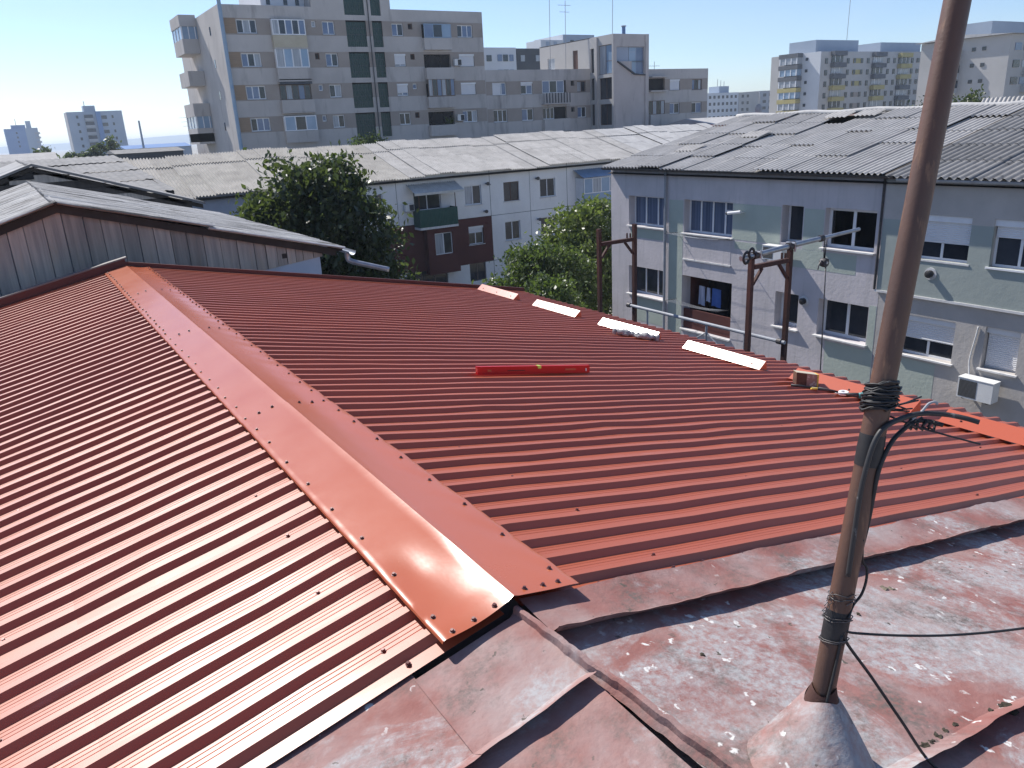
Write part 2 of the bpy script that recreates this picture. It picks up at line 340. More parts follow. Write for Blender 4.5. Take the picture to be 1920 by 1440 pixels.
class Fac:
    """a facade facing the viewer's side: axis Y -> runs along X at y=pos ; axis X -> runs along Y at x=pos. d = depth inward"""
    def __init__(s, axis, pos): s.a = axis; s.p = pos
    def P(s, u, d, z): return (u, s.p+d, z) if s.a == 'Y' else (s.p+d, u, z)
    def box(s, mb, u0, u1, d0, d1, z0, z1):
        a = s.P(u0, d0, z0); b = s.P(u1, d1, z1); return mb.box(a[0], b[0], a[1], b[1], a[2], b[2])
    def wall(s, name, mat, parent, u0, u1, z0, z1, holes=(), reveal=.18, d=0.):
        u0, u1 = sorted((u0, u1)); hs = []
        for h in holes:
            a, b = sorted(h[:2]); c, e = sorted(h[2:4]); a, b, c, e = max(a, u0), min(b, u1), max(c, z0), min(e, z1)
            if b-a > .01 and e-c > .01: hs.append((a, b, c, e))
        us = sorted({u0, u1, *[q for h in hs for q in h[:2]]}); zs = sorted({z0, z1, *[q for h in hs for q in h[2:]]})
        mb = MB(); P = s.P
        for i in range(len(us)-1):
            for j in range(len(zs)-1):
                um, zm = (us[i]+us[i+1])/2, (zs[j]+zs[j+1])/2
                if any(h[0] < um < h[1] and h[2] < zm < h[3] for h in hs): continue
                mb.quad(P(us[i], d, zs[j]), P(us[i+1], d, zs[j]), P(us[i+1], d, zs[j+1]), P(us[i], d, zs[j+1]))
        for a, b, c, e in hs:
            q = d+reveal
            mb.quad(P(a, d, c), P(a, q, c), P(a, q, e), P(a, d, e)); mb.quad(P(b, d, c), P(b, d, e), P(b, q, e), P(b, q, c))
            if e < z1-.001: mb.quad(P(a, d, e), P(a, q, e), P(b, q, e), P(b, d, e))
            if c > z0+.001: mb.quad(P(a, d, c), P(b, d, c), P(b, q, c), P(a, q, c))
        return mb.build(name, mat, parent)
    def window(s, parent, u0, u1, z0, z1, n=2, d=.10, fr='upvc', pane='pane_dark', sill=True, shut=0., fwid=.06, split=None, curtain=None, sillmat='sill', sillout=.10, transom=None):
        u0, u1 = sorted((u0, u1)); z0, z1 = sorted((z0, z1)); mb = MB(); t = .05; bx = s.box
        bx(mb, u0, u0+fwid, d, d+t, z0, z1); bx(mb, u1-fwid, u1, d, d+t, z0, z1)
        bx(mb, u0+fwid, u1-fwid, d, d+t, z1-fwid, z1); bx(mb, u0+fwid, u1-fwid, d, d+t, z0, z0+fwid)
        cuts = split or [k/n for k in range(1, n)]
        xs = [u0+fwid]+[u0+(u1-u0)*c for c in cuts]+[u1-fwid]
        for x in xs[1:-1]: bx(mb, x-fwid*.55, x+fwid*.55, d+.002, d+t-.002, z0+fwid, z1-fwid)
        if transom:
            k, f = transom; bx(mb, xs[k], xs[k+1], d+.004, d+t-.004, z0+(z1-z0)*f-.03, z0+(z1-z0)*f+.03)
        o = mb.build('window', fr, parent)
        for k in range(len(xs)-1):
            pm = pane[k % len(pane)] if isinstance(pane, (list, tuple)) else pane
            p = MB(); bx(p, xs[k]-.01, xs[k+1]+.01, d+.018, d+.026, z0+fwid-.01, z1-fwid+.01); p.build('pane', pm, o)
        if sill:
            p = MB(); bx(p, u0-.06, u1+.06, -sillout, d+.02, z0-.045, z0-.002); p.build('sill', sillmat, o)
        if shut:
            p = MB(); bx(p, u0-.01, u1+.01, d-.12, d-.01, z1-.16, z1); p.build('shutter_box', 'upvc', o)
            p = MB(); bx(p, u0+.03, u1-.03, d-.05, d-.035, z1-.16-(z1-z0-.16)*shut, z1-.158); p.build('roller_shutter', 'shutter', o)
        if curtain:
            p = MB(); k = int((u1-u0)/.05)
            p.grid(lambda i, j: s.P(u0+.05+(u1-u0-.1)*i, d+.10+.02*math.sin(i*k*1.3), z0+.05+(z1-z0-.1)*j), k, 1); p.build('curtain', curtain, o, smooth='all')
        return o

# ------------------------------------------------------------------ setting
mb = MB(); mb.quad((-3000, -800, GROUND), (6000, -800, GROUND), (6000, 6500, GROUND), (-3000, 6500, GROUND))
struct(mb.build('ground', 'ground', loc=(0, 0, GROUND)))
mb = MB(); mb.quad((6.9, -40, GROUND+.004), (18.6, -40, GROUND+.004), (18.6, 46, GROUND+.004), (6.9, 46, GROUND+.004))
struct(mb.build('road', 'asphalt'))
def hills():
    mb = MB()
    def fn(u, v):
        a = -1.2+3.0*u; rr = 4300+900*v
        h = (10+9*math.sin(u*17)+6*math.sin(u*41+1)+3*math.sin(u*97))*math.sin(math.pi*min(v*1.2, 1)) + 6
        return (math.sin(a)*rr, math.cos(a)*rr, GROUND-2+max(h+14, 0)*math.sin(math.pi*v))
    mb.grid(fn, 160, 6); struct(mb.build('hills', 'hill', smooth='all'))
hills()

# ------------------------------------------------------------------ the low building with the new metal roof
X0, ZR, TS = .991, -1.30, math.tan(0.205129)
CS, SN = math.cos(0.205129), math.sin(0.205129)
YN, YF, XE, XW, PT = 1.665, 9.73, 6.30, -4.35, .1375
ZC = ZR-.012                                         # crest plane at the ridge
newb = thing('metal_roofed_building', 'low building under a new red trapezoidal sheet metal roof with ridge cap', 'building', (X0, 5.7, GROUND))
mb = MB()
def gable(y): return [(XW+.25, y, GROUND), (XE-.2, y, GROUND), (XE-.2, y, ZC-.06-TS*(XE-.2-X0)), (X0, y, ZC-.06), (XW+.25, y, ZC-.06-TS*(X0-XW-.25))]
mb.prism(gable(YN+.12), gable(YF-.05)); mb.build('wall', 'grey_wall', newb, loc=(X0, 5.7, GROUND))
def profile(nr, y_end=None):
    """(y, height over the crest plane) along the sheet's width"""
    H = .0235; p = [(0., -H)]; y = .054
    for k in range(nr):
        p += [(y, -H), (y+.017, 0), (y+.045, 0), (y+.062, -H)]
        y += PT
        if k < nr-1:
            a = y-PT+.062; s = (PT-.062)
            for q in (.28, .52, .76): p += [(a+s*q-.0022, -H), (a+s*q, -H+.0011), (a+s*q+.0022, -H)]
    p.append((nr*PT+.004, -H)); return p
def sheet(nr, sgn, seed):
    pr = profile(nr); ln = (XE-X0-.03) if sgn > 0 else (X0-.03-XW); ns = 20
    q = np.random.default_rng(seed); amp = q.normal(0, .0022, (ns+1, 6))
    mb = MB()
    def fn(u, v):
        j = int(round(v*(len(pr)-1))); i = int(round(u*ns)); yy, hh = pr[j]; a = .03+ln*u
        e = float(np.interp(yy, np.linspace(0, 1.1, 6), amp[i]))
        return (sgn*a, yy, -TS*a+hh+e)
    mb.grid(fn, ns, len(pr)-1); return mb
for sgn in (1, -1):
    ms = [sheet(8, sgn, 5+k+(20 if sgn > 0 else 0)).mesh('roof_sheet', 'sheet') for k in range(3)]
    for k in range(7):
        put('roof_sheet', ms[k % 3], newb, (X0, YN+8*PT*k, ZC+.0012*(k % 2)))
    m = sheet(2, sgn, 40).mesh('roof_sheet', 'sheet'); put('roof_sheet', m, newb, (X0, YN+8*PT*7, ZC))
# ridge cap in four lengths, the nearest one dented
def bump_dent(y): 
    t = min(max((2.22-y)/.45, 0), 1); return t*t*(3-2*t)
def capz(a, y, side):
    z = -TS*a
    if side < 0:
        z -= .0150*bump_dent(y)*math.sin(math.pi*min(a/.232, 1))*(1-.35*math.exp(-((y-1.70)/.05)**2))
        z += .0012*math.sin(y*7.1+a*9)*math.sin(math.pi*a/.24)
        z -= .006*math.exp(-((y-2.02)/.10)**2-((a-.15)/.05)**2)
    else:
        z -= .013*math.sin(math.pi*min(a/.232, 1))**1.5*(.65+.35*math.sin(y*1.9+.6))*min(1, max((y-1.6)/1.2, .1))
        z += .0022*math.sin(y*11+1.3)*max(a-.12, 0)/.11+.0014*math.sin(y*23+a*40)*max(a-.1, 0)/.12
    return z
def capseg(y0, y1, lift, tp):
    mb = MB(); ny = max(int((y1-y0)/.035), 8); prs = [-.238, -.236]+[-.232+.232*k/13 for k in range(13)]+[0]+[.232*k/13 for k in range(1, 14)]+[.236, .238]
    wz = lambda a: -.010 if abs(a) > .237 else (-.003 if abs(a) > .235 else 0)
    def fn(u, v):
        y = y0+(y1-y0)*u; a = prs[int(round(v*(len(prs)-1)))]
        aa = math.copysign(min(abs(a), .232), a) if a else 0
        edge = .0025*math.sin(y*PT*330+.4)*(abs(aa) > .2)
        return (X0+a*(1+tp*(y-1.66)), y, ZR+lift+capz(abs(aa), y, a)+wz(a)+edge*.4+(.003*math.exp(-(a/.008)**2)))
    mb.grid(fn, ny, len(prs)-1); return mb
for i, (a, b) in enumerate(((1.655, 3.80), (3.76, 5.88), (5.84, 7.86), (7.82, 9.76))):
    capseg(a, b, .0025*(3-i) if i else .009, 0.).build('ridge_cap', 'cap', newb, smooth=True)
# screws with their washers
mb = MB(); mb.tube([(0, 0, 0), (0, 0, .0022)], .0088, 8); mb.tube([(0, 0, .0022), (0, 0, .0034), (0, 0, .0085)], [.0068, .0058, .0052], 6)
scr = mb.mesh('screw', 'screw', smooth=True)
def screw(x, y, dz=0.):
    side = 1 if x > X0 else -1
    put('screw', scr, newb, (x, y, dz), (0, side*0.205, rng.uniform(0, 1)))
for side in (1, -1):
    y = 1.77; k = 0
    while y < 9.7:
        a = .205+rng.uniform(-.006, .006)
        lift = .009 if y < 3.8 else .004
        screw(X0+side*a, y, ZR+lift+capz(a, y, side)-.001)
        y += PT*(2 if y < 3.2 else (1.5 if y < 6 else 1))*rng.choice((1, 1, 1, .97)); k += 1
    for a in ((.055, .125, .195) if side < 0 else (.055, .12, .175)):
        yy = 1.685 if side > 0 else 1.675; screw(X0+side*a, yy, ZR+.009+capz(a, yy, side)-.001)
    for yj in (3.83, 5.91, 7.89):
        for a in (.07, .14): screw(X0+side*a, yj+rng.uniform(-.01, .01), ZR+.008+capz(a, yj, side)-.001)
for side, xs in ((1, (1.62, 2.75, 3.9, 5.05, 6.1)), (-1, (.62, -.30, -.62, -1.5, -2.6))):
    for n, xx in enumerate(xs):
        for k in range(0, 56, 4 if n % 2 else 3):
            if rng.random() < .18: continue
            y = YN+.116+PT*k+.03+rng.uniform(-.012, .012)
            if y > 9.55: continue
            x = xx+rng.uniform(-.05, .05); screw(x, y, ZC-.0235-TS*abs(x-X0))
for x in (1.33, 1.46, 1.66, 1.80, 2.0, 2.2, 2.45, 2.7, 3.0, 3.25, 3.6, 4.0, 4.5):                # along the lower edge sheet
    screw(x, 1.695+rng.uniform(-.004, .004), ZC-.0215-TS*(x-X0))
screw(.665, 1.70, ZC-.0215-TS*(X0-.665))
# verge trim along the far end
def strip(name, mat, side, a0, a1, y0, y1, h0, h1):
    p = [(X0+side*a0, y0, ZC-TS*a0+h0), (X0+side*a1, y0, ZC-TS*a1+h0), (X0+side*a1, y0, ZC-TS*a1+h1), (X0+side*a0, y0, ZC-TS*a0+h1)]
    MB().prism(p, [(a, y1, c) for a, b, c in p]).build(name, mat, newb)
strip('verge_trim', 'trim_red', 1, 0, XE-X0+.04, 9.765, 9.80, -.05, .052)
strip('verge_lip', 'sheet', 1, .24, XE-X0+.02, 9.70, 9.763, -.02, .004)
strip('verge_trim', 'trim_red', -1, 0, X0-XW+.04, 9.765, 9.80, -.05, .085)
strip('verge_edge', 'trim_grey', -1, -.02, X0-XW+.04, 9.76, 9.85, .0855, .101)
strip('verge_lip', 'sheet', -1, .24, X0-XW+.02, 9.70, 9.763, -.02, .004)

# ------------------------------------------------------------------ the old roof the picture was taken from
oldb = thing('old_roofed_building', 'building whose faded red painted metal roof with folded seams adjoins the new sheets', 'building', (X0, -2.5, GROUND))
ZO = -1.35
mb = MB(); g2 = lambda y: [(XW, y, GROUND), (XE-.1, y, GROUND), (XE-.1, y, ZO-.05-TS*(XE-.1-X0)), (X0, y, ZO-.05), (XW, y, ZO-.05-TS*(X0-XW))]
mb.prism(g2(-7.), g2(1.60)); mb.build('wall', 'grey_wall', oldb, loc=(X0, -2.5, GROUND))
def wob(x, y, s): return math.sin(x*5.1+s)*math.sin(y*7.3+s*2)*.5+math.sin(x*11.7+s*3+y*4)*.3+math.sin(y*19+x*3)*.2
def sline(x, s): return .55*math.sin(x*6.3+s)+.3*math.sin(x*15.1+s*2.3)+.22*math.sin(x*37+s)+.15*math.sin(x*71+s*1.7)
def panel(name, mat, side, a0, a1, y0, y1, lip, seed, base=0., farlift=0., rag=.006, fold=.013, rag_far=0., droop=True):
    """roof panel between two folded seams; its near edge y0 turns up by lip and drops back down"""
    mb = MB(); ys = [0]+[.006/(y1-y0)]+[.5*fold/(y1-y0), fold/(y1-y0), 1.6*fold/(y1-y0), 2.6*fold/(y1-y0)]
    n2 = max(int((y1-y0)/.06), 4); ys += [ys[-1]+(1-ys[-1])*k/n2 for k in range(1, n2+1)]
    nu = int((a1-a0)/.025)
    def fn(u, v):
        k = int(round(v*len(ys))); a = a0+(a1-a0)*u; x = X0+side*a; zz = ZO-TS*a
        if k == 0: k2 = 0
        else: k2 = k-1
        t = ys[k2]; y = y0+(y1-y0)*t+(rag*sline(x, seed)*(1-t)**3)+rag_far*sline(x*.7, seed+4)*t**4
        d = t*(y1-y0); q = max(0, 1-d/(2.6*fold)); L_ = lip*(1+.18*sline(x*.8, seed+2))
        z = zz+base+L_*q*q*(3-2*q)+.0035*wob(x, y, seed)*min(1, d/.1)*(1 if y1-y0 > .3 else .6)+farlift*(t**2)*(1+.35*sline(x*1.3, seed+1))
        if k == 0: z = zz-.004; y += .055
        return (x, y, z)
    mb.grid(fn, nu, len(ys)); return mb.build(name, mat, oldb, smooth=True)
panel('flashing_strip', 'old_roof_redder', 1, .035, 5.3, 1.475, 1.690, .036, 1., base=.012, farlift=.016, rag_far=.007)
panel('roof_panel', 'old_roof', 1, .03, 5.25, .715, 1.53, .034, 2.)
panel('roof_panel', 'old_roof', 1, .03, 5.25, -.04, .77, .034, 3.)
panel('roof_panel', 'old_roof_redder', 1, .03, 5.25, -.80, .02, .034, 4.)
panel('roof_panel', 'old_roof_redder', -1, -.005, .335, 1.285, 1.645, .034, 5., base=.006)
panel('roof_panel', 'old_roof', -1, .330, 5.25, 1.290, 1.70, .032, 6., base=.002)
panel('roof_panel', 'old_roof_redder', -1, -.005, 5.25, .52, 1.33, .045, 7.)
panel('roof_panel', 'old_roof', -1, -.005, 5.25, -.25, .57, .045, 8.)
# folded ridge seam
mb = MB(); rp = [(.992, 1.655), (.997, 1.55), (1.002, 1.45), (1.004, 1.38), (1.014, 1.30), (1.028, 1.22), (1.033, 1.10), (1.040, 1.0), (1.052, .88), (1.058, .7), (1.05, .4), (1.045, .0), (1.05, -.8)]
fine = []
for (xa, ya), (xb, yb) in zip(rp[:-1], rp[1:]):
    for k in range(6): fine.append((xa+(xb-xa)*k/6+.0025*sline(ya*1.3+k*.2, 2), ya+(yb-ya)*k/6))
def rs(u, v):
    i = int(round(u*(len(fine)-1))); x, y = fine[i]; h = .030+.006*sline(y*1.2, 3); j = int(round(v*6))
    hh = min(h, .012+.05*max(0, 1.66-y)+.01)
    px, pz = [(-.020, -.012), (-.007, .002), (-.0055, .8), (.000, 1.), (.0085, .92), (.0095, .1), (.026, -.014)][j]
    return (x+px, y, ZO+.005+(pz*hh if pz > .05 else pz))
mb.grid(rs, len(fine)-1, 6); mb.build('ridge_seam', 'old_roof_redder', oldb, smooth=True)

# ------------------------------------------------------------------ pole on the old roof
PA, PU = Vector((1.337, .88, -1.25)), Vector((.233, .052, .971)).normalized()
PB = PA-PU*.17
pole = thing('antenna_mast', 'rusty brown steel pipe mast rising from a conical flashing on the old roof', 'pole', PB)
mb = MB(); mb.tube([PA+PU*t for t in (-.165, 0, .3, .58, .6, 1., 1.6, 2.6)], .0258, 20); mb.build('pipe', 'pole', pole, loc=PB, smooth=True)
mb = MB(); mb.tube([PA+PU*t for t in (.52, .56, .59)], [.0268, .0275, .0268], 20); mb.build('tape_band', 'rubber', pole, smooth=True)
mb = MB(); mb.tube([PA+PU*t for t in (.11, .125, .165, .185)], [.0262, .0275, .0275, .0262], 20); mb.build('tape_band', 'rubber', pole, smooth=True)
mb = MB()
cx, cy = 1.262, .835
def cone(u, v):
    th = 2*math.pi*v; rad = .036+.102*u*(1+.05*math.sin(3*th+1)+.03*math.sin(7*th)); ax = PA-PU*.035
    k = u; x = ax.x*(1-k)+cx*k+rad*math.cos(th)*1.08; y = ax.y*(1-k)+cy*k+rad*math.sin(th)
    zt = ax.z+.012+.010*math.sin(2*th); zb = ZO-TS*(x-X0)+.002
    return (x, y, zt*(1-u**1.15)+zb*u**1.15)
mb.grid(cone, 14, 40); mb.build('cone_flashing', 'old_roof', pole, smooth='all')
def collar(u, v):
    th = 2*math.pi*v; ax = PA-PU*(.055-.055*u); rad = .046-.015*u+.004*math.sin(2*th+.5)
    return (ax.x+rad*math.cos(th), ax.y+rad*math.sin(th), ax.z+.006*math.sin(3*th))
mb = MB(); mb.grid(collar, 3, 28); mb.build('collar', 'rust', pole, smooth='all')
def coil(t0, t1, turns, r, rw, mat, seed=0., name='wire_tie'):
    q = random.Random(seed); a = PU.cross(Vector((0, 1, 0))).normalized(); b = PU.cross(a); pts = []
    n = int(turns*14)
    for i in range(n+1):
        th = 2*math.pi*i/14+seed; t = t0+(t1-t0)*i/n+q.uniform(-.004, .004)+.006*math.sin(th)
        rr = r*(1+q.uniform(0, .10)); pts.append(PA+PU*t+a*rr*math.cos(th)+b*rr*math.sin(th))
    mb = MB(); mb.tube(pts, rw, 6); return mb.build(name, mat, pole, smooth='all')
coil(.645, .705, 8.5, .0285, .0030, 'rubber', 1); coil(.640, .695, 6.2, .0315, .0028, 'rubber', 2.2); coil(.650, .705, 3.6, .034, .0020, 'cable_worn', 4)
coil(.645, .685, 2.6, .036, .0022, 'rubber', 5.5)
coil(.205, .225, 2.2, .0275, .0012, 'wire', 1.); coil(.160, .172, 2.6, .029, .0012, 'wire', 2.); coil(.108, .118, 2.1, .029, .0012, 'wire', 3.)
mb = MB()
for k in range(4):
    o = PA+PU*(.22-.012*k)-dn*0+rt*(-.034-.003*k)-fw*.012; mb.tube([o, o+rt*.006+PU*.010, o+rt*.013-PU*.004, o+rt*.004-PU*.012], .0011, 5)
mb.build('wire_tie', 'wire', pole, smooth='all')
def smooth_path(pts, n=6):
    P_ = [Vector(p) for p in pts]; out = []
    for i in range(len(P_)-1):
        p0, p1, p2, p3 = P_[max(i-1, 0)], P_[i], P_[i+1], P_[min(i+2, len(P_)-1)]
        for k in range(n):
            t = k/n; out.append(.5*((2*p1)+(p2-p0)*t+(2*p0-5*p1+4*p2-p3)*t*t+(3*p1-p0-3*p2+p3)*t**3))
    return out+[P_[-1]]
def cable(name, label, pts, r, mat='rubber', cat='cable', n=6):
    mb = MB(); mb.tube(smooth_path(pts, n), r, 8); return tag(mb.build(name, mat, smooth='all'), label, cat, 'cables on the mast')
cable('hose', 'thick black hose arching from the mast and ending in the air', [(1.379, .875, -.977), (1.393, .88, -.891), (1.41, .886, -.796), (1.426, .887, -.727), (1.445, .886, -.676), (1.471, .883, -.651), (1.519, .878, -.643), (1.563, .863, -.638), (1.607, .835, -.642), (1.625, .799, -.645), (1.639, .777, -.651)], .0058, 'cable_worn')
cable('cable', 'black taped cable bowing out from the mast to the knotted bundle', [(1.435, .885, -.93), (1.442, .880, -.86), (1.452, .878, -.765), (1.471, .88, -.724), (1.502, .88, -.688), (1.537, .874, -.665), (1.562, .872, -.658), (1.586, .856, -.659), (1.603, .832, -.665)], .0052)
cable('cable', 'thin stiff black wire sticking out sideways from the mast bundle', [(1.500, .905, -.636), (1.556, .862, -.666), (1.594, .834, -.682), (1.632, .807, -.697), (1.659, .777, -.707)], .0022)
cable('cable', 'short grey cable end hooked upward above the hose', [(1.545, .872, -.652), (1.566, .862, -.634), (1.574, .859, -.625), (1.581, .856, -.617), (1.591, .85, -.614), (1.596, .846, -.619)], .0028, 'pipe_grey')
cable('cable', 'black cable loop standing off the lower part of the mast', [(1.420, .875, -.90), (1.432, .878, -.959), (1.440, .871, -.978), (1.436, .867, -1.008), (1.425, .868, -1.039), (1.4, .869, -1.057), (1.372, .860, -1.075)], .0030)
cable('cable', 'black cable stretched sideways from the mast above the old roof', [(1.372, .862, -1.108), (1.397, .853, -1.120), (1.508, .80, -1.144), (1.647, .752, -1.174), (1.834, .698, -1.206), (2.133, .611, -1.241), (2.9, .40, -1.30), (3.9, .1, -1.95)], .0030)
cable('cable', 'black cable running from the mast down to the seam of the old roof', [(1.363, .864, -1.109), (1.372, .855, -1.140), (1.418, .820, -1.225), (1.470, .770, -1.335), (1.525, .712, -1.452), (1.56, .66, -1.463), (1.72, .55, -1.495)], .0036)
cable('cable', 'black cable taped along the mast down into the cone', [(1.358, .862, -1.115), (1.341, .858, -1.175), (1.322, .855, -1.238), (1.308, .853, -1.272), (1.300, .850, -1.285)], .0035)
mb = MB()
for k in range(5):
    c = Vector((1.545+.012*k, .874-.006*k, -.661-.002*k)); q = random.Random(k)
    mb.tube([c+Vector((q.uniform(-.01, .01), q.uniform(-.01, .01), .011)), c+Vector((.012, 0, .002)), c+Vector((.002, -.004, -.011)), c+Vector((-.012, .002, 0)), c+Vector((q.uniform(-.02, .03), -.004, .013))], .0030, 6)
for k in range(6):
    c = Vector((1.500, .905, -.622)); q = random.Random(k+30)
    mb.tube([c, c+Vector((.03+.006*k, -.01, q.uniform(-.012, .012))), c+Vector((.05+.01*k, -.02, q.uniform(-.02, .018)))], .0020, 5)
tag(mb.build('cable_knot', 'rubber', smooth='all'), 'tangled knot of black cable ends beside the mast', 'cable', 'cables on the mast')
# crumbs of moss and leaves on the old roof
def clump(name, label, x, y, s, mat, seed, flat=.5):
    q = np.random.default_rng(seed); bm = bmesh.new(); bmesh.ops.create_icosphere(bm, subdivisions=2, radius=s)
    for v in bm.verts:
        k = 1+.35*math.sin(v.co.x/s*3.1+seed)+.3*q.normal(); v.co = Vector((v.co.x*k*1.2, v.co.y*k, max(v.co.z*k*flat, -.002)))
    m = bpy.data.meshes.new(name); bm.to_mesh(m); bm.free(); m.materials.append(MATS[mat])
    return tag(put(name, m, None, (x, y, ZO-TS*(x-X0)+.001)), label, 'moss', 'crumbs lying on the old roof')
MOSS = ('big crumb of dark moss on the seam of the old roof', 'moss crumb beside the big one on the seam of the old roof')
for i, (x, y, s) in enumerate(((1.958, .752, .020), (1.91, .765, .009), (1.70, .775, .007), (1.66, .77, .009), (1.62, .765, .007), (1.585, .765, .010), (1.75, .778, .006), (1.36, 1.275, .008), (2.05, 1.25, .006))):
    clump('moss_clump', MOSS[i] if i < 2 else ('dark moss crumb in the row along the seam by the cable end' if i < 7 else 'lone dark crumb of moss on the bare old roof'), x, y, s, 'moss', i)
for i, (x, y, s) in enumerate(((2.317, 1.334, .014), (2.345, 1.322, .012))):
    clump('leaf_debris', 'dry brown plant debris on the old roof beside the mast', x, y, s, 'debris', 50+i, .3)

# ------------------------------------------------------------------ snow guards and tools on the new roof
def zr(x, h=0.): return ZC-TS*abs(x-X0)+h
def guard(y0, y1, label, yaw=0., w_=.105, tilt=38., x=5.44):
    mb = MB(); c, s_ = math.cos(R(tilt))*w_, math.sin(R(tilt))*w_
    for y, dx in ((y0, 0), (y1, yaw)): pass
    a = lambda y, dx: [(x+dx, y, zr(x)+.002), (x+dx+c, y, zr(x)+.002+s_), (x+dx+c+.006, y, zr(x)+.002+s_-.002), (x+dx+c+.022, y, zr(x+c+.022)+.002)]
    mb.prism(a(y0, 0), a(y1, yaw)); o = mb.build('snow_guard', 'guard')
    tag(o, label, 'snow guard', 'snow guards along the eave')
    for k in (.12, .5, .88):
        yy = y0+(y1-y0)*k; put('screw', scr, o, (x+yaw*k+c*.4, yy, zr(x)+.002+s_*.4), (0, -R(tilt), 0))
guard(8.66, 9.62, 'pinkish angled snow guard at the eave corner by the green tree')
guard(7.30, 8.20, 'pale pink angled snow guard between the corner guard and the gloves', -.01)
guard(5.92, 6.84, 'gleaming white angled snow guard with the work gloves lying against it', -.02)
guard(4.52, 5.50, 'gleaming white angled snow guard between the gloves and the carton of screws', .0)
guard(3.08, 4.20, 'red angled snow guard behind the carton of screws', .0, .14, 30)
guard(1.72, 2.86, 'orange red angled snow guard at the eave end beside the old roof', -.01, .15, 26)
lv = thing('spirit_level', 'long red spirit level with green vial lying on the new roof', 'spirit level', (2.95, 4.45, zr(2.95)))
ang = math.atan2(.04, .96)
def lvp(s, d, h): x = 2.47+s*math.cos(ang); return (x, 4.43+s*math.sin(ang)+d, zr(x)+.001+h)
def lbox(name, mat, s0, s1, d0, d1, h0, h1, par):
    p = [lvp(s0, d0, h0), lvp(s1, d0, h0), lvp(s1, d0, h1), lvp(s0, d0, h1)]; q = [lvp(s0, d1, h0), lvp(s1, d1, h0), lvp(s1, d1, h1), lvp(s0, d1, h1)]
    return MB().prism(p, q).build(name, mat, par)
bd = lbox('body', 'level_red', 0, .985, 0, .024, 0, .058, lv)
lbox('end_cap', 'level_red', -.006, 0, -.001, .025, -.0, .059, lv); lbox('end_cap', 'level_red', .985, .991, -.001, .025, 0, .059, lv)
lbox('vial', 'vial', .505, .535, -.003, .026, .040, .060, lv); lbox('vial', 'white_plastic', .950, .960, -.003, .0, .014, .036, lv)
lbox('hand_slot', 'guard', .075, .105, -.002, .0, .022, .036, lv); lbox('hand_slot', 'guard', .755, .855, -.002, .0, .022, .036, lv)
lbox('print', 'trim_red', .24, .39, -.0015, .0, .024, .030, lv)
# a pair of work gloves
def glove(x, y, a, label, seed):
    q = random.Random(seed); t = thing('work_glove', label, 'glove', (x, y, zr(x)), 'work gloves by the snow guard')
    ca, sa = math.cos(a), math.sin(a)
    def L_(u, v, h): return (x+u*ca-v*sa, y+u*sa+v*ca, zr(x+u*ca-v*sa)+h)
    mb = MB()
    def palm(u, v):
        th = 2*math.pi*v; k = math.sin(math.pi*(.08+.88*u)); wv = .044+.020*k; h = .018+.034*k*(1+.3*math.sin(u*9+seed))
        return L_(-.07+.15*u, wv*math.cos(th), .030+h*.8*math.sin(th)+.006*math.sin(u*14+th))
    mb.grid(palm, 10, 14); mb.build('palm', 'glove', t, smooth='all')
    for k in range(4):
        v = -.033+.022*k; l = (.062, .075, .07, .052)[k]; b = q.uniform(.0, .02)
        MB().tube([L_(.06, v, .018), L_(.06+l*.5, v*1.15, .026+b), L_(.06+l*.9, v*1.3, .014+b*.4), L_(.06+l, v*1.3, .010)], [.016, .017, .015, .009], 8).build('finger', 'glove', t, smooth='all')
    MB().tube([L_(-.01, -.04, .016), L_(.02, -.062, .022), L_(.052, -.07, .014)], [.016, .017, .011], 8).build('thumb', 'glove', t, smooth='all')
    MB().tube([L_(-.075, 0, .018), L_(-.09, 0, .02), L_(-.115, 0, .018)], [.036, .042, .046], 12).build('cuff', 'glove', t, smooth='all')
glove(5.23, 6.16, -.7, 'crumpled grey work glove with its fingers towards the gleaming snow guard', 1)
glove(5.38, 5.95, 2.5, 'crumpled grey work glove lying cuff to cuff with the other glove', 2)
# carton of screws, snips, tape roll, drill
bx_ = thing('screw_carton', 'small open brown carton of screws in front of the red snow guard', 'box', (5.33, 3.93, zr(5.33)))
def tbox(name, mat, u0, u1, v0, v1, h0, h1, par, a=.62, c=(5.33, 3.93)):
    def L_(u, v, h): x = c[0]+u*math.cos(a)-v*math.sin(a); return (x, c[1]+u*math.sin(a)+v*math.cos(a), zr(x)+.002+h)
    p = [L_(u0, v0, h0), L_(u1, v0, h0), L_(u1, v0, h1), L_(u0, v0, h1)]; q = [L_(u0, v1, h0), L_(u1, v1, h0), L_(u1, v1, h1), L_(u0, v1, h1)]
    return MB().prism(p, q).build(name, mat, par)
A_ = -.62
tbox('side', 'carton', -.085, -.0005, 0, .10, 0, .105, bx_, A_); tbox('printed_side', 'carton_print', .0, .085, .002, .10, 0, .105, bx_, A_)
tbox('flap', 'carton_yellow', .0855, .098, .0, .09, .0, .11, bx_, A_); tbox('rim', 'cream', -.085, .085, .0, .10, .1055, .109, bx_, A_)
sn = thing('tin_snips', 'pair of dark tin snips with yellow grip lying before the carton', 'tool', (5.28, 3.80, zr(5.28)))
def path(name, mat, pts, r, par): return MB().tube([(p[0], p[1], zr(p[0])+p[2]) for p in pts], r, 8).build(name, mat, par, smooth='all')
path('handle', 'rubber', [(5.13, 3.93, .012), (5.19, 3.87, .016), (5.25, 3.82, .014)], [.011, .012, .008], sn)
path('handle', 'carton_yellow', [(5.22, 3.80, .012), (5.29, 3.79, .014), (5.33, 3.76, .012)], [.009, .010, .007], sn)
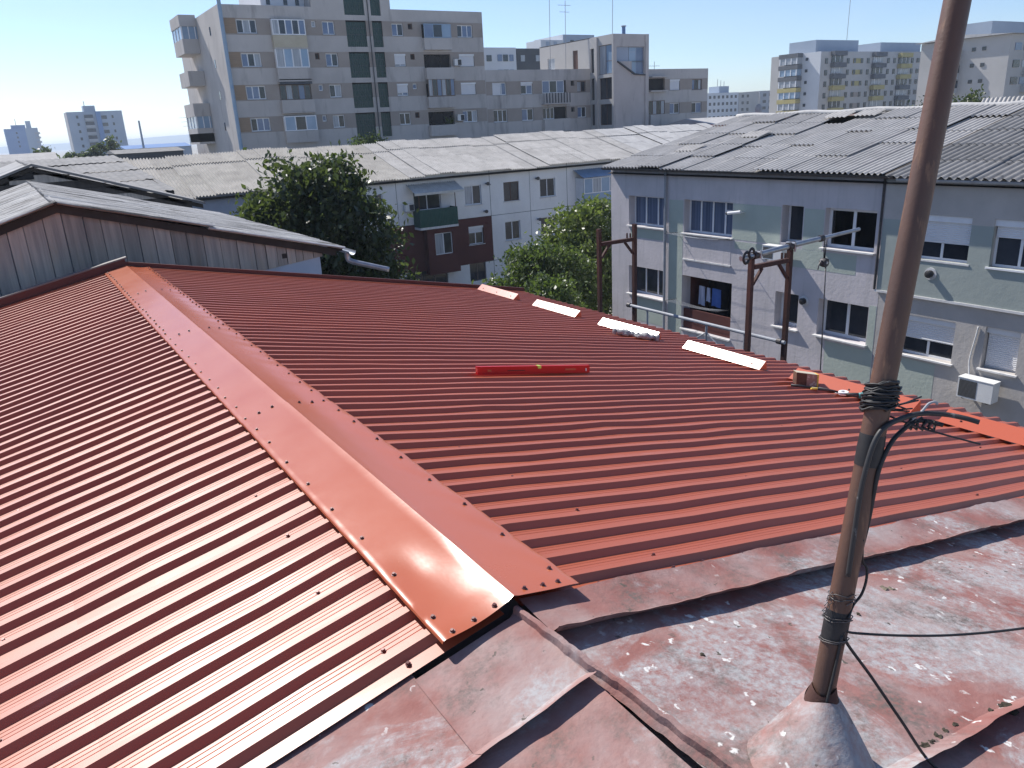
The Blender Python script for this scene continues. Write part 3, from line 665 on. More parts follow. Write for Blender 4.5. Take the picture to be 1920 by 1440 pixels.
path('blade', 'dark_metal', [(5.25, 3.82, .014), (5.35, 3.74, .012), (5.43, 3.68, .008)], [.012, .010, .003], sn)
path('blade', 'dark_metal', [(5.30, 3.79, .020), (5.38, 3.71, .016), (5.44, 3.67, .012)], [.010, .008, .003], sn)
tr_ = thing('tape_roll', 'small white roll of tape lying by the red snow guard', 'tape', (5.39, 3.62, zr(5.39)))
mb = MB(); mb.grid(lambda u, v: (5.39+(.038, .040, .040, .038, .020, .018, .018, .038)[int(round(u*7))]*math.cos(v*2*math.pi), 3.62+(.038, .040, .040, .038, .020, .018, .018, .038)[int(round(u*7))]*math.sin(v*2*math.pi), zr(5.39)+.008+(.0, .003, .022, .025, .025, .022, .003, .0)[int(round(u*7))]), 7, 20)
mb.build('roll', 'white_plastic', tr_, smooth=True)
dr = thing('cordless_drill', 'teal cordless drill driver lying on the new roof behind the mast', 'drill', (5.45, 3.42, zr(5.45)))
path('body', 'tool_teal', [(5.36, 3.47, .04), (5.40, 3.44, .045), (5.48, 3.38, .045), (5.53, 3.34, .043)], [.022, .033, .034, .026], dr)
path('chuck', 'dark_metal', [(5.29, 3.525, .036), (5.33, 3.495, .038), (5.36, 3.47, .04)], [.013, .019, .021], dr)
path('bit', 'zinc', [(5.22, 3.58, .034), (5.29, 3.525, .036)], [.003, .005], dr)
path('grip', 'tool_teal', [(5.47, 3.40, .05), (5.53, 3.47, .035), (5.57, 3.52, .03)], [.020, .018, .021], dr)
path('battery', 'dark_metal', [(5.56, 3.51, .03), (5.61, 3.56, .03)], [.036, .036], dr)

# ------------------------------------------------------------------ steel frames and hoist beside the eave
def bar(mb, a, b, w_, h=None):
    a, b = Vector(a), Vector(b); t = (b-a).normalized(); u = t.cross(Vector((0, 0, 1)))
    u = (u if u.length > .1 else Vector((1, 0, 0))).normalized(); v = t.cross(u); h = h or w_
    c = lambda p: [p+u*w_/2+v*h/2, p-u*w_/2+v*h/2, p-u*w_/2-v*h/2, p+u*w_/2-v*h/2]
    return mb.prism(c(a), c(b))
def frame(Y, z1, zl, zb, label):
    t = thing('steel_frame', label, 'frame', (7.17, Y, GROUND), 'steel frames beside the eave')
    for x, zt in ((6.85, zl), (7.5, z1)):
        m = MB(); bar(m, (x, Y, GROUND), (x, Y, zt), .052); m.build('post', 'rust', t)
    m = MB(); bar(m, (6.885, Y, zb), (7.465, Y, zb), .05); m.build('beam', 'rust', t)
    for x, s_ in ((6.86, 1), (7.49, -1)):
        m = MB(); bar(m, (x+s_*.025, Y, zb-.20), (x+s_*.17, Y, zb-.03), .03); m.build('brace', 'rust', t)
    m = MB(); bar(m, (7.36, Y, zb+.031), (7.36, Y, zb+.10), .018); m.build('stud', 'rust', t)
    m = MB(); bar(m, (7.42, Y, zb+.031), (7.42, Y, zb+.09), .018); m.build('stud', 'rust', t)
    return t
frame(8.58, -1.45, -1.45, -1.665, 'rusty steel frame of two posts in front of the green tree')
fB = frame(5.88, -1.54, -1.555, -1.66, 'rusty steel frame carrying the hoist arm over the eave')
h = thing('hoist', 'grey steel pipe hoist arm resting on the rusty frame with a pulley hanging from it', 'hoist', (7.1, 5.86, -1.53))
m = MB(); m.tube([(6.66, 5.86, -1.535), (7.6, 5.86, -1.488), (8.02, 5.86, -1.472)], .030, 14); m.build('outer_tube', 'zinc', h, smooth=True)
m = MB(); m.tube([(7.98, 5.86, -1.474), (8.74, 5.86, -1.445)], .022, 14); m.build('inner_tube', 'zinc', h, smooth=True)
m = MB(); m.tube([(7.99, 5.86, -1.473), (8.05, 5.86, -1.471)], .040, 14); m.build('clamp', 'dark_metal', h, smooth=True)
for x in (6.90, 7.48):
    m = MB(); m.tube([(x-.05, 5.86, -1.525+(x-6.9)*.05), (x+.05, 5.86, -1.52+(x-6.9)*.05)], .046, 12); m.build('clamp', 'dark_metal', h, smooth=True)
    m = MB(); m.tube([(x, 5.80, -1.49+(x-6.9)*.05), (x, 5.92, -1.49+(x-6.9)*.05)], .014, 8); m.tube([(x+.03, 5.82, -1.56), (x+.03, 5.82, -1.47)], .012, 8); m.build('bolt', 'zinc', h, smooth=True)
def ring(u, v, c, R_, r_, ax):
    th = 2*math.pi*u; ph = 2*math.pi*v; k = R_+r_*math.cos(ph)
    return (c[0]+k*math.cos(th)*ax[0], c[1]+k*math.cos(th)*ax[1]+r_*math.sin(ph)*ax[2], c[2]+k*math.sin(th))
for c, R_ in (((6.72, 5.84, -1.53), .06), ((6.80, 5.84, -1.49), .05)):
    m = MB(); m.grid(lambda u, v: ring(u, v, c, R_, .018, (1, .2, .8)), 20, 8); m.build('rope_ring', 'rubber', h, smooth='all')
pu = thing('pulley', 'round dark pulley block hanging on a rope sling from the hoist arm', 'pulley', (8.11, 5.86, -1.83))
m = MB(); m.tube([(8.11, 5.825, -1.77), (8.11, 5.845, -1.77), (8.11, 5.875, -1.77), (8.11, 5.895, -1.77)], [.050, .056, .056, .050], 18); m.build('wheel', 'dark_metal', pu, smooth=True)
m = MB(); m.tube([(8.11, 5.815, -1.77), (8.11, 5.905, -1.77)], .018, 10); m.build('axle', 'zinc', pu, smooth=True)
m = MB(); m.tube([(8.085, 5.86, -1.505), (8.09, 5.86, -1.62), (8.10, 5.86, -1.72)], .007, 6); m.tube([(8.125, 5.86, -1.505), (8.12, 5.86, -1.62), (8.115, 5.86, -1.72)], .007, 6); m.build('sling', 'rubber', pu, smooth='all')
m = MB(); m.tube(smooth_path([(8.06, 5.86, -1.74), (8.03, 5.85, -1.75), (8.0, 5.85, -1.79), (7.99, 5.85, -1.84)]), .008, 6); m.build('rope_tail', 'wire', pu, smooth='all')
m = MB(); m.tube([(8.145, 5.86, -1.80), (8.17, 5.86, -2.3), (8.19, 5.85, -3.2), (8.22, 5.84, -9.), (8.22, 5.84, GROUND+.02)], .0085, 6)
tag(m.build('hoist_rope', 'wire', smooth='all'), 'grey rope hanging straight down from the pulley', 'rope')
rl = thing('pipe_railing', 'grey pipe guard rail between the two rusty frames', 'railing', (7.47, 7.2, GROUND))
m = MB(); m.tube([(7.455, 8.64, -2.64), (7.455, 5.84, -2.64)], .022, 10); m.build('top_rail', 'pipe_grey', rl, smooth=True)
m = MB(); m.tube([(7.455, 8.68, -2.64), (7.455, 8.62, -2.64)], .034, 10); m.tube([(7.455, 5.95, -2.64), (7.455, 5.89, -2.64)], .034, 10); m.build('coupling', 'dark_metal', rl, smooth=True)
for y, zb in ((8.25, GROUND), (7.1, GROUND), (6.45, GROUND)):
    m = MB(); m.tube([(7.455, y, zb), (7.455, y, -2.66)], .015, 8); m.build('baluster', 'pipe_grey', rl, smooth=True)
for y in (7.45, 6.75):
    m = MB(); m.tube([(7.455, y, -2.98), (7.455, 7.1, -2.76)], .010, 6); m.build('stay', 'pipe_grey', rl, smooth=True)

# ------------------------------------------------------------------ corrugated sheets
def corr(wd, ln, period, amp, seg=4, th=0.):
    n = int(round(wd/(period/seg))); mb = MB()
    def fn(u, v):
        x = u*n*period/seg; return (x, ln*v, amp*math.sin(2*math.pi*x/period))
    mb.grid(fn, n, 1); return mb
def roof_sheets(parent, mat, org, ex, ey, wd, ln, nx, ny, period=.177, amp=.034, jit=.008, lap=.10, skip=(), sag=None, seg=6, alt=None, drop=.022):
    """a field of lapped sheets; ex across, ey up the slope (unit vectors), org the lower corner"""
    ex, ey = Vector(ex).normalized(), Vector(ey).normalized(); ez = ex.cross(ey)
    rot = Matrix((ex, ey, ez)).transposed().to_euler()
    me = corr(wd+period*.5, ln+lap, period, amp, seg).mesh('roof_sheet', mat, smooth='all')
    mf = corr(wd+period*.5, ln+lap, period, amp, seg).mesh('roof_sheet', alt[0], smooth='all') if alt else None
    for i in range(nx):
        for j in range(ny):
            if (i, j) in skip: continue
            p = Vector(org)+ex*wd*i+ey*ln*j+ez*(rng.uniform(-jit, jit)*.5+drop*(j % 1)+.006*(i % 2)+.004*j)
            if sag: p.z += sag(p)
            q = (rot[0]+rng.uniform(-jit, jit)*.8+.010, rot[1]+rng.uniform(-jit, jit)*.3, rot[2])
            m = mf if alt and alt[1](i, j) else me
            Q = Matrix((ex, ey, ez)).transposed() @ Matrix.Rotation(-.011+rng.uniform(-jit, jit)*.5, 3, 'X')
            put('roof_sheet', m, parent, p+ez*.018, Q.to_euler())

# ------------------------------------------------------------------ lavender and green house across the lane
lav = thing('lavender_house', 'long rendered house painted lavender and green under a grey corrugated roof', 'house', (24, 15, GROUND))
F = Fac('X', 20.0); Y0, Y1 = 24.25, 0.0
# openings: (y0,y1,z0,z1)
up = [(23.2, 21.24, -3.92, -2.82), (20.26, 18.04, -3.97, -2.82), (16.07, 15.29, -3.92, -2.78), (14.53, 12.9, -3.92, -2.78)]
lo = [(23.21, 21.2, -6.56, -5.48), (20.29, 17.95, -7.45, -5.49), (16.14, 15.26, -6.58, -5.47), (14.54, 12.88, -6.57, -5.46)]
rup = [(11.80, 10.30, -3.92, -2.77), (9.77, 8.55, -3.92, -2.77), (7.2, 5.6, -3.92, -2.77)]
rlo = [(11.90, 10.40, -6.57, -5.46), (9.65, 8.82, -6.50, -5.42), (7.2, 5.6, -6.57, -5.46)]
grd = [(23.2, 21.24, -9.3, -8.2), (20.26, 18.04, -9.3, -8.2), (14.53, 12.9, -9.3, -8.2), (11.6, 10.3, -9.3, -8.2)]
F.wall('wall', 'lavender', lav, 12.62, Y0, GROUND, -1.80, up+lo+grd, reveal=.42)
F.wall('wall', 'grey_wall', lav, Y1, 12.61, GROUND, -1.80, rup+rlo+grd, reveal=.30)
# later insulation on the upper storey, proud of the wall, with a white drip strip
F.wall('insulation_upper', 'grey_wall', lav, Y1, 12.66, -2.95, -1.85, rup, reveal=.07, d=-.07)
F.wall('insulation_panel', 'teal_wall', lav, Y1, 12.66, -4.90, -2.95, rup, reveal=.07, d=-.07)
m = MB(); F.box(m, 12.66, 12.664, -.07, 0, -4.9, -1.85); m.build('insulation_edge', 'grey_wall', lav)
m = MB(); F.box(m, 12.70, Y1, -.10, 0.0, -4.965, -4.902); m.build('drip_strip', 'sill', lav)
m = MB(); m.box(21.45, 34, Y1, Y0-.02, GROUND, -1.82); m.build('inner_wall', 'interior', lav)
m = MB(); m.box(20.003, 34, Y0-.018, Y0, GROUND, -1.82); m.build('gable_wall', 'lavender', lav)
# painted fields
for y0, y1, z0, z1 in ((21.0, 20.30, -7.9, -2.86), (18.02, 16.10, -4.0, -2.84), (15.25, 14.56, -4.05, -2.84), (15.9, 13.4, -4.62, -4.06), (17.9, 15.95, -4.30, -4.06),
                      (12.86, 12.64, -6.715, -5.40), (14.2, 12.64, -7.9, -6.72), (23.1, 21.26, -4.36, -4.02), (23.0, 21.26, -7.6, -6.68)):
    m = MB(); F.box(m, y0, y1, -.004, .0005, z0, z1); m.build('painted_field', 'green_wall', lav)
for y0, y1, z0, z1 in ((12.4, 10.8, -7.9, -6.70),):
    m = MB(); F.box(m, y0, y1, -.004, .0005, z0, z1); m.build('painted_field', 'green_wall', lav)
G = 'glass'
F.window(lav, 23.2, 21.24, -3.92, -2.82, 3, d=.30, pane='pane_drape')
F.window(lav, 20.26, 18.04, -3.97, -2.82, 4, d=.28, pane='pane_drape', transom=(0, .72))
F.window(lav, 16.07, 15.29, -3.92, -2.78, 1, d=.34, pane='pane_dark', sill=False)
F.window(lav, 14.53, 12.9, -3.92, -2.78, 2, d=.22, pane=G, fwid=.085, sillout=.12, curtain='room')
F.window(lav, 23.21, 21.2, -6.56, -5.48, 3, d=.30, pane='pane_dark', sillout=.12)
F.window(lav, 16.14, 15.26, -6.58, -5.47, 1, d=.32, pane='pane_dark', fwid=.10)
F.window(lav, 14.54, 12.88, -6.57, -5.46, 2, d=.30, pane='pane_dark', fwid=.085, sillout=.13)
for a in grd[:3]: F.window(lav, *a, n=2, d=.25)
FR = Fac('X', 19.93)
FR.window(lav, *rup[0], n=2, d=.16, pane='pane_dark', shut=.55, sillout=.02); FR.window(lav, *rup[1], n=2, d=.16, pane='pane_dark', shut=.28, sillout=.05, sillmat='upvc')
FR.window(lav, *rup[2], n=2, d=.16, pane='pane_dark')
F.window(lav, *rlo[0], n=2, d=.18, pane='pane_dark', shut=.52, sillout=.09); F.window(lav, *rlo[1], n=1, d=.20, pane='pane_dark', shut=.93, sillout=.07); F.window(lav, *rlo[2], n=2, d=.2, shut=.5)
for (y0, y1, z0, z1), dd in zip((up[0], up[1], up[3]), (.44, .44, .44)):
    pass
# sunk panel below the wide upper window, with a ledge
m = MB(); F.box(m, 20.24, 18.04, .0, .03, -4.05, -4.0); m.build('ledge', 'sill', lav)
m = MB(); F.box(m, 20.26, 18.03, -.05, .004, -4.93, -4.88); m.build('ledge', 'sill', lav)
m = MB(); F.box(m, 20.2, 18.06, -.006, .001, -4.87, -4.06); m.build('panel', 'lavender', lav)
# open loggia
m = MB(); F.box(m, 20.29, 17.95, 1.35, 1.4, -7.45, -5.49); m.build('loggia_back', 'room', lav)
for a in (20.285, 17.955): 
    m = MB(); F.box(m, a-.004, a+.004, .42, 1.35, -7.45, -5.49); m.build('loggia_side', 'brown_wall', lav)
m = MB(); F.box(m, 20.28, 17.96, .10, .15, -7.44, -6.72); m.build('parapet', 'brown_wall', lav)
m = MB(); F.box(m, 20.32, 17.93, -.08, .2, -7.50, -7.452); m.build('ledge', 'sill', lav)
m = MB(); F.box(m, 19.9, 19.2, 1.25, 1.34, -7.4, -5.7); m.build('door', 'pane_dark', lav)
for a, b, z0, z1, mt, lb in ((20.0, 19.68, -6.62, -5.93, 'cloth_white', 'long pale towel hanging in the open loggia'), (19.62, 19.42, -6.45, -5.95, 'cloth_white', 'short pale cloth hanging between the towels in the loggia'), (19.36, 18.92, -6.58, -5.94, 'cloth_blue', 'blue towel hanging in the open loggia')):
    m = MB(); m.grid(lambda u, v: (20.55+.02*math.sin(u*9+v*2), a+(b-a)*u, z0+(z1-z0)*v+.02*math.sin(u*5)), 12, 6); m.grid(lambda u, v: (20.57+.02*math.sin(u*9+v*2), a+(b-a)*u, z0+.1+(z1-z0-.1)*v), 12, 6)
    tag(m.build('towel', mt, smooth='all'), lb, 'towel', 'laundry in the loggia')
# clothes airers on the facade
for zz, lb in ((-4.0, 'wire clothes airer below the wide upper window of the lavender house'), (-6.42, 'wire clothes airer in front of the open loggia')):
    t = thing('clothes_airer', lb, 'clothes airer', (19.6, 19.2, zz-.1), 'clothes airers on the lavender house')
    for y in (20.55, 18.05):
        m = MB(); m.tube([(20.0, y, zz), (19.35, y-.02, zz+.05)], .012, 6); m.build('arm', 'dark_metal', t, smooth='all')
    for k in range(5):
        x = 19.4+.13*k; m = MB(); m.tube([(x, 20.55-(20.55-18.05)*i/8, zz+.05-.05*(k/5)-.07*math.sin(math.pi*i/8)*(.6+.2*k)) for i in range(9)], .0045, 5); m.build('line', 'pipe_grey', t, smooth='all')
# downpipe, gutter, eaves
m = MB(); m.tube([(19.92, 21.13, -1.84), (19.92, 21.13, GROUND)], .05, 10); m.build('downpipe', 'pipe_grey', lav, smooth=True)
m = MB(); m.tube([(19.92, 12.72, -1.9), (19.92, 12.72, -4.9)], .035, 8); m.build('downpipe', 'dark_metal', lav, smooth=True)
def half(u, v):
    th = math.pi*(1+v); return (19.66+.075*math.cos(th), Y0+.1-(Y0+.1-12.3)*u, -1.80+.075*math.sin(th)-.08*u*0)
m = MB(); m.grid(half, 2, 8); m.build('gutter', 'dark_metal', lav, smooth='all')
m = MB(); m.grid(lambda u, v: (19.66+.08*math.cos(math.pi*(1+v)), 12.2-12.2*u, -1.86+.08*math.sin(math.pi*(1+v))), 2, 8); m.build('gutter', 'pipe_grey', lav, smooth='all')
m = MB(); m.box(19.74, 20.02, Y1, Y0, -1.835, -1.80); m.build('soffit', 'beam', lav)
ta = R(12)
sag = lambda p: .05*math.sin(p.y*.9)+.03*math.sin(p.y*2.3+p.x)-.05*math.sin((p.x-19.7)/7.4*math.pi)*.5
roof_sheets(lav, 'asbestos', (19.62, Y0+.12, -1.80), (0, -1, 0), (math.cos(ta), 0, math.sin(ta)), 1.06, 1.52, 11, 5, jit=.008, sag=sag, skip=((5, 4),))
m = MB(); m.quad((19.8, Y0, -2.02), (19.8, 0, -2.02), (27.0, 0, -.51), (27.0, Y0, -.51)); m.build('roof_deck', 'beam', lav)
m = MB(); m.quad((27.0, 0, -.36), (27.0, Y0, -.36), (34.2, Y0, -1.87), (34.2, 0, -1.87)); m.build('roof_deck', 'asbestos', lav)
m = MB(); m.tube([(26.98, Y0+.05-.5*i, -.20+.03*math.sin(i*1.1)) for i in range(26)], .09, 8); m.build('ridge_tile', 'asbestos_pale', lav, smooth='all')
# the nearer, darker stretch of roof lies a step higher
roof_sheets(lav, 'asbestos_dark', (19.58, 12.55, -1.84), (0, -1, 0), (math.cos(ta), 0, math.sin(ta)), 1.06, 1.52, 12, 5, jit=.008, period=.212, amp=.036)
m = MB(); m.prism([(19.7, 12.60, -1.90), (26.9, 12.60, -.37), (26.9, 12.60, -.24), (19.7, 12.60, -1.77)], [(19.7, 12.52, -1.90), (26.9, 12.52, -.37), (26.9, 12.52, -.24), (19.7, 12.52, -1.77)]); m.build('verge_board', 'beam', lav)
for (yy, xx) in ((20.9, 23.4), (19.2, 25.9), (18.1, 26.0), (22.4, 21.6)):          # slipped, broken sheets
    mm = corr(.9, .7, .177, .026).mesh('broken_sheet', 'asbestos', smooth='all'); put('broken_sheet', mm, lav, (xx, yy, -1.80+(xx-19.62)*math.tan(ta)+.09), Matrix((Vector((0, -1, 0)), Vector((math.cos(ta), .05, math.sin(ta)+.05)), Vector((-.2, 0, 1)))).transposed().to_euler())
def vent(x, y, z, label):
    t = thing('wall_vent', label, 'vent', (x, y, z-.16), 'round flue outlets')
    m = MB(); m.tube([(x+.0, y, z), (x-.02, y, z)], .16, 18); m.build('plate', 'sill', t, smooth=True)
    m = MB(); m.tube([(x-.02, y, z), (x-.12, y, z)], .095, 14); m.build('pipe', 'dark_metal', t, smooth=True)
    m = MB(); m.tube([(x-.12, y, z), (x-.15, y, z)], [.105, .06], 14); m.build('cap', 'rubber', t, smooth=True)
vent(19.93, 11.18, -4.27, 'round dark flue outlet on the teal upper wall of the lavender house')
vent(20.0, 15.05, -5.62, 'small dark flue outlet beside the narrow lower window')
def ac(axis, u, d, z, wd, hg, dp, label, group='air conditioners', name='air_conditioner'):
    f = Fac(axis, d); c = f.P(u, -dp/2-.1, z); t = thing(name, label, 'air conditioner', c, group)
    m = MB(); f.box(m, u-wd/2, u+wd/2, -dp-.1, -.1, z, z+hg); m.build('case', 'ac_white', t)
    m = MB(); f.box(m, u-wd*.05, u+wd*.46, -dp-.106, -dp-.1, z+.04, z+hg-.04); m.build('grille', 'ac_grille', t)
    for k in (-.35, .35):
        m = MB(); f.box(m, u+wd*k-.03, u+wd*k+.03, -dp-.05, 0, z-.04, z-.002); m.build('bracket', 'dark_metal', t)
    m = MB(); f.box(m, u-wd/2-.01, u+wd/2+.01, -dp-.11, -.095, z+hg+.001, z+hg+.018); m.build('lid', 'ac_white', t)
    return t
ac('X', 9.50, 20.0, -7.24, .86, .52, .33, 'white air conditioner on the grey wall below the closed shutter')
ac('X', 16.05, 20.0, -4.42, .74, .42, .30, 'white air conditioner below the narrow upper window behind the hoist')
t = thing('security_camera', 'small white security camera between the upper windows of the lavender house', 'camera', (19.8, 17.75, -3.15))
m = MB(); m.tube([(20.0, 17.55, -3.09), (19.86, 17.6, -3.09), (19.82, 17.65, -3.09)], .02, 8); m.build('arm', 'white_plastic', t, smooth='all')
m = MB(); m.tube([(19.82, 17.55, -3.07), (19.72, 18.0, -3.13)], .05, 10); m.build('case', 'white_plastic', t, smooth=True)
m = MB(); m.tube([(19.722, 17.99, -3.13), (19.705, 18.06, -3.14)], .042, 10); m.build('lens', 'rubber', t, smooth=True)
m = MB(); m.tube(smooth_path([(19.97, 9.82, -5.45), (19.97, 9.86, -5.8), (19.97, 9.9, -6.1), (19.96, 9.92, -6.4), (19.9, 9.85, -6.72)]), .02, 6)
tag(m.build('ac_hose', 'sill', smooth='all'), 'pale hose running down the wall to the air conditioner', 'hose')

# ------------------------------------------------------------------ long white block with the corrugated roof
wh = thing('white_block', 'long low white panel apartment block under a pale grey corrugated roof', 'apartment block', (33, 52, GROUND))
FW = Fac('Y', 49.0)
W1 = [(20.0, 21.0, -5.25, -3.97), (23.23, 25.3, -5.33, -3.97), (27.2, 28.56, -5.32, -3.99), (30.42, 31.75, -5.34, -4.0), (33.62, 35.02, -5.35, -4.0), (42.5, 43.9, -5.35, -4.0), (46.5, 47.9, -5.35, -4.0), (11.7, 12.6, -5.4, -3.9)]
W2 = [(27.29, 28.53, -8.11, -6.82), (30.4, 31.73, -8.17, -6.8), (33.6, 35.01, -8.2, -6.82), (37.2, 38.6, -8.17, -6.8), (42.5, 43.9, -8.17, -6.8)]
W3 = [(22.4, 25.4, -11.0, -9.43), (27.21, 28.57, -10.78, -9.48), (30.4, 31.73, -10.8, -9.5), (33.6, 35.01, -10.8, -9.5)]
FW.wall('wall', 'blue_wall', wh, 4.5, 19.6, GROUND, -3.0, W1, reveal=.2)
us = [19.6, 22.0, 29.27, 32.7, 36.1, 40.5, 45, 50, 56.5]
for i, (a, b) in enumerate(zip(us[:-1], us[1:])):                                      # panels with open joints
    for z0, z1, hs in ((-6.22, -3.0, W1), (-9.45, -6.25, W2), (GROUND, -9.48, W3)):
        if a >= 22.0 and b <= 29.3 and z1 == -6.25: continue
        FW.wall('wall_panel', 'white_wall', wh, a+.015, b-.015, z0, z1, hs, reveal=.2, d=.004*(i % 2))
FW.wall('brown_cladding', 'brown_wall', wh, 20.9, 29.25, -9.45, -6.23, W2+[(24.25, 25.6, -8.38, -6.88)], reveal=.2, d=-.05)
m = MB(); m.box(4.5, 56.5, 49.30, 62.9, GROUND, -3.05); m.build('inner_wall', 'interior', wh)
m = MB(); m.box(4.5, 56.5, 49.06, 49.12, GROUND, -3.05)
# joints behind panels
for hs in W1[1:2]+W1[2:]:
    FW.window(wh, *hs, n=2, d=.12, pane='pane_dark' if hs[0] not in (27.2,) else ('pane_curtain', 'pane_dark'), fr='upvc' if hs[0] not in (30.42, 11.7) else 'frame_brown', sillmat='sill')
FW.window(wh, 20.0, 21.0, -5.25, -3.97, 2, pane='pane_dark')
for i, hs in enumerate(W2): FW.window(wh, *hs, n=2, d=.12, pane='pane_dark', shut=.28 if i == 0 else 0)
for hs in W3: FW.window(wh, *hs, n=3 if hs[0] < 23 else 2, d=.12, pane='pane_dark', fr='frame_old', sill=False)
# closed bay in brown below the balcony
m = MB(); FB = Fac('Y', 48.3); FB.wall('bay_front', 'brown_wall', wh, 23.7, 26.1, -9.7, -6.55, [(24.25, 25.6, -8.38, -6.9)], reveal=.15)
m.box(23.7, 26.1, 48.46, 48.95, -9.7, -6.55); m.build('bay_inside', 'brown_wall', wh)
FB.window(wh, 24.25, 25.6, -8.38, -6.9, 2, d=.08, pane=('pane_curtain', 'pane_dark'), sill=False)
# open balcony with green railing and awning
m = MB(); m.box(23.1, 26.0, 48.0, 49.0, -6.53, -6.38); m.build('balcony_slab', 'sill', wh)
for a in ((23.1, 26.0, 48.0, 48.05), (23.1, 23.15, 48.05, 49.0), (25.95, 26.0, 48.05, 49.0)):
    m = MB(); m.box(*a, -6.37, -5.2); m.build('railing', 'green_rail', wh)
for x in (23.15, 25.9):
    m = MB(); m.tube([(x, 48.05, -5.2), (x, 48.05, -4.05)], .03, 6); m.build('awning_post', 'frame_brown', wh)
roof_sheets(wh, 'awning', (22.75, 47.7, -4.12), (1, 0, 0), (0, 1, .42), 1.2, .72, 3, 2, jit=.004, sag=None)
m = MB(); m.box(22.7, 26.4, 47.66, 47.70, -4.22, -4.06); m.build('awning_edge', 'awning', wh)
# glazed white balcony
gb = MB(); gb.box(36.9, 40.2, 47.9, 48.0, -6.25, -5.35); gb.build('balcony_panel', 'pane_sky', wh)
m = MB(); m.box(36.9, 40.2, 47.88, 48.95, -6.4, -6.26); m.build('balcony_slab', 'sill', wh)
m = MB(); m.box(36.9, 36.98, 48.0, 48.98, -6.25, -4.2); m.build('balcony_panel', 'upvc', wh)
FG = Fac('Y', 47.88); FG.window(wh, 36.9, 40.2, -5.34, -4.2, 4, d=.02, pane=('pane_sky', 'pane_curtain'), sill=False)
roof_sheets(wh, 'pane_sky', (36.7, 47.7, -4.15), (1, 0, 0), (0, 1, .42), 1.2, .65, 3, 2, jit=.003, amp=.02)
ac('Y', 22.72, 49.0, -5.26, .64, .48, .3, 'air conditioner beside the green balcony of the white block')
for i, (x, z) in enumerate(((28.95, -3.95), (33.25, -3.92), (33.3, -6.90), (28.7, -5.86))):
    t = thing('flue_pipe', ('black flue elbow beside the second upper window of the white block', 'black flue elbow beside the upper window next to the glazed balcony', 'black flue stub beside the lower window by the yellow green tree', 'small flue cap low on the white upper wall')[i], 'flue', (x, 48.8, z-.1), 'flues of the white block')
    m = MB(); m.tube([(x, 49.0, z), (x, 48.72, z)], .07, 10); m.build('pipe', 'pipe_grey', t, smooth=True)
    m = MB(); m.tube([(x, 48.72, z), (x, 48.62, z)], .12, 12); m.build('cap', 'dark_metal', t, smooth=True)
    if i < 2:
        m = MB(); m.tube([(x+.12, 48.85, z-.05), (x+.3, 48.8, z-.09)], .05, 8); m.build('elbow', 'zinc', t, smooth=True)
tw = R(16.2)
wsag = lambda p: .07*math.sin(p.x*.55)+.05*math.sin(p.x*1.3+1)-.06*math.sin((p.y-48.4)/7.5*math.pi)
roof_sheets(wh, 'asbestos_warm', (3.6, 48.4, -3.06), (1, 0, 0), (0, math.cos(tw), math.sin(tw)), 1.13, 1.98, 36, 4, jit=.010, sag=wsag, period=.1883, amp=.046, alt=('asbestos', lambda i, j: i >= 17))
roof_sheets(wh, 'asbestos_pale', (3.6+36*1.13, 48.4, -3.06), (1, 0, 0), (0, math.cos(tw), math.sin(tw)), 1.13, 1.98, 12, 4, jit=.008, sag=wsag, period=.1883, amp=.02)
m = MB(); m.quad((3.6, 48.6, -3.34), (57.8, 48.6, -3.34), (57.8, 56.1, -1.16), (3.6, 56.1, -1.16)); m.build('roof_deck', 'beam', wh)
m = MB(); m.quad((3.6, 56.1, -.93), (57.8, 56.1, -.93), (57.8, 63.6, -3.1), (3.6, 63.6, -3.1)); m.build('roof_deck', 'asbestos', wh)
m = MB(); m.prism([(3.7, 49, -3.1), (3.7, 63, -3.1), (3.7, 56.1, -.95)], [(4.0, 49, -3.1), (4.0, 63, -3.1), (4.0, 56.1, -.95)]); m.build('gable_wall', 'white_wall', wh)

# ------------------------------------------------------------------ large grey apartment block behind
ap = thing('apartment_block', 'tall grey concrete apartment block with loggias and green stairwell windows', 'apartment block', (32, 82, GROUND))
FA = Fac('Y', 75.5); PANES = ('pane_dark', 'pane_blue', 'pane_curtain', 'pane_blue', 'pane_dark')
tops = [9.86, 7.11, 4.37, 1.63]
def pp(k, n): return [PANES[(k*3+i*2+(k*i) % 3) % 5] for i in range(n)]
holes = []; wins = []
for r, t in enumerate(tops):
    wins += [(20.27, 22.02, t-1.14, t, 3, 'upvc', 0), (28.07, 29.27, t-1.16, t-.02, 2, 'upvc', 0), (35.08, 36.3, t-1.2, t-.08, 2, 'upvc', (0, .85, .72, 0)[r]),
             (42.33, 44.13, t-1.26, t-.10, 3 if r in (0, 3) else 2, 'upvc', (0, 1, 1, 0)[r]), (27.05, 27.48, t-.55, t, 1, 'upvc' if r != 1 else 'frame_brown', 0), (36.82, 37.3, t-.6, t-.08, 1, 'upvc' if r == 2 else 'frame_brown', 0)]
    holes += [(23.27, 26.27, t-1.3, t+.1), (38.3, 41.33, t-1.4, t-.12), (30.39, 32.42, t-2.2, t-.03), (33.05, 34.08, t-2.22, t-.05)]
holes += [(30.39, 32.42, 10.42, 12.6), (33.05, 34.08, 10.42, 12.6)]
allh = [w_[:4] for w_ in wins]+holes
zb = -2.5
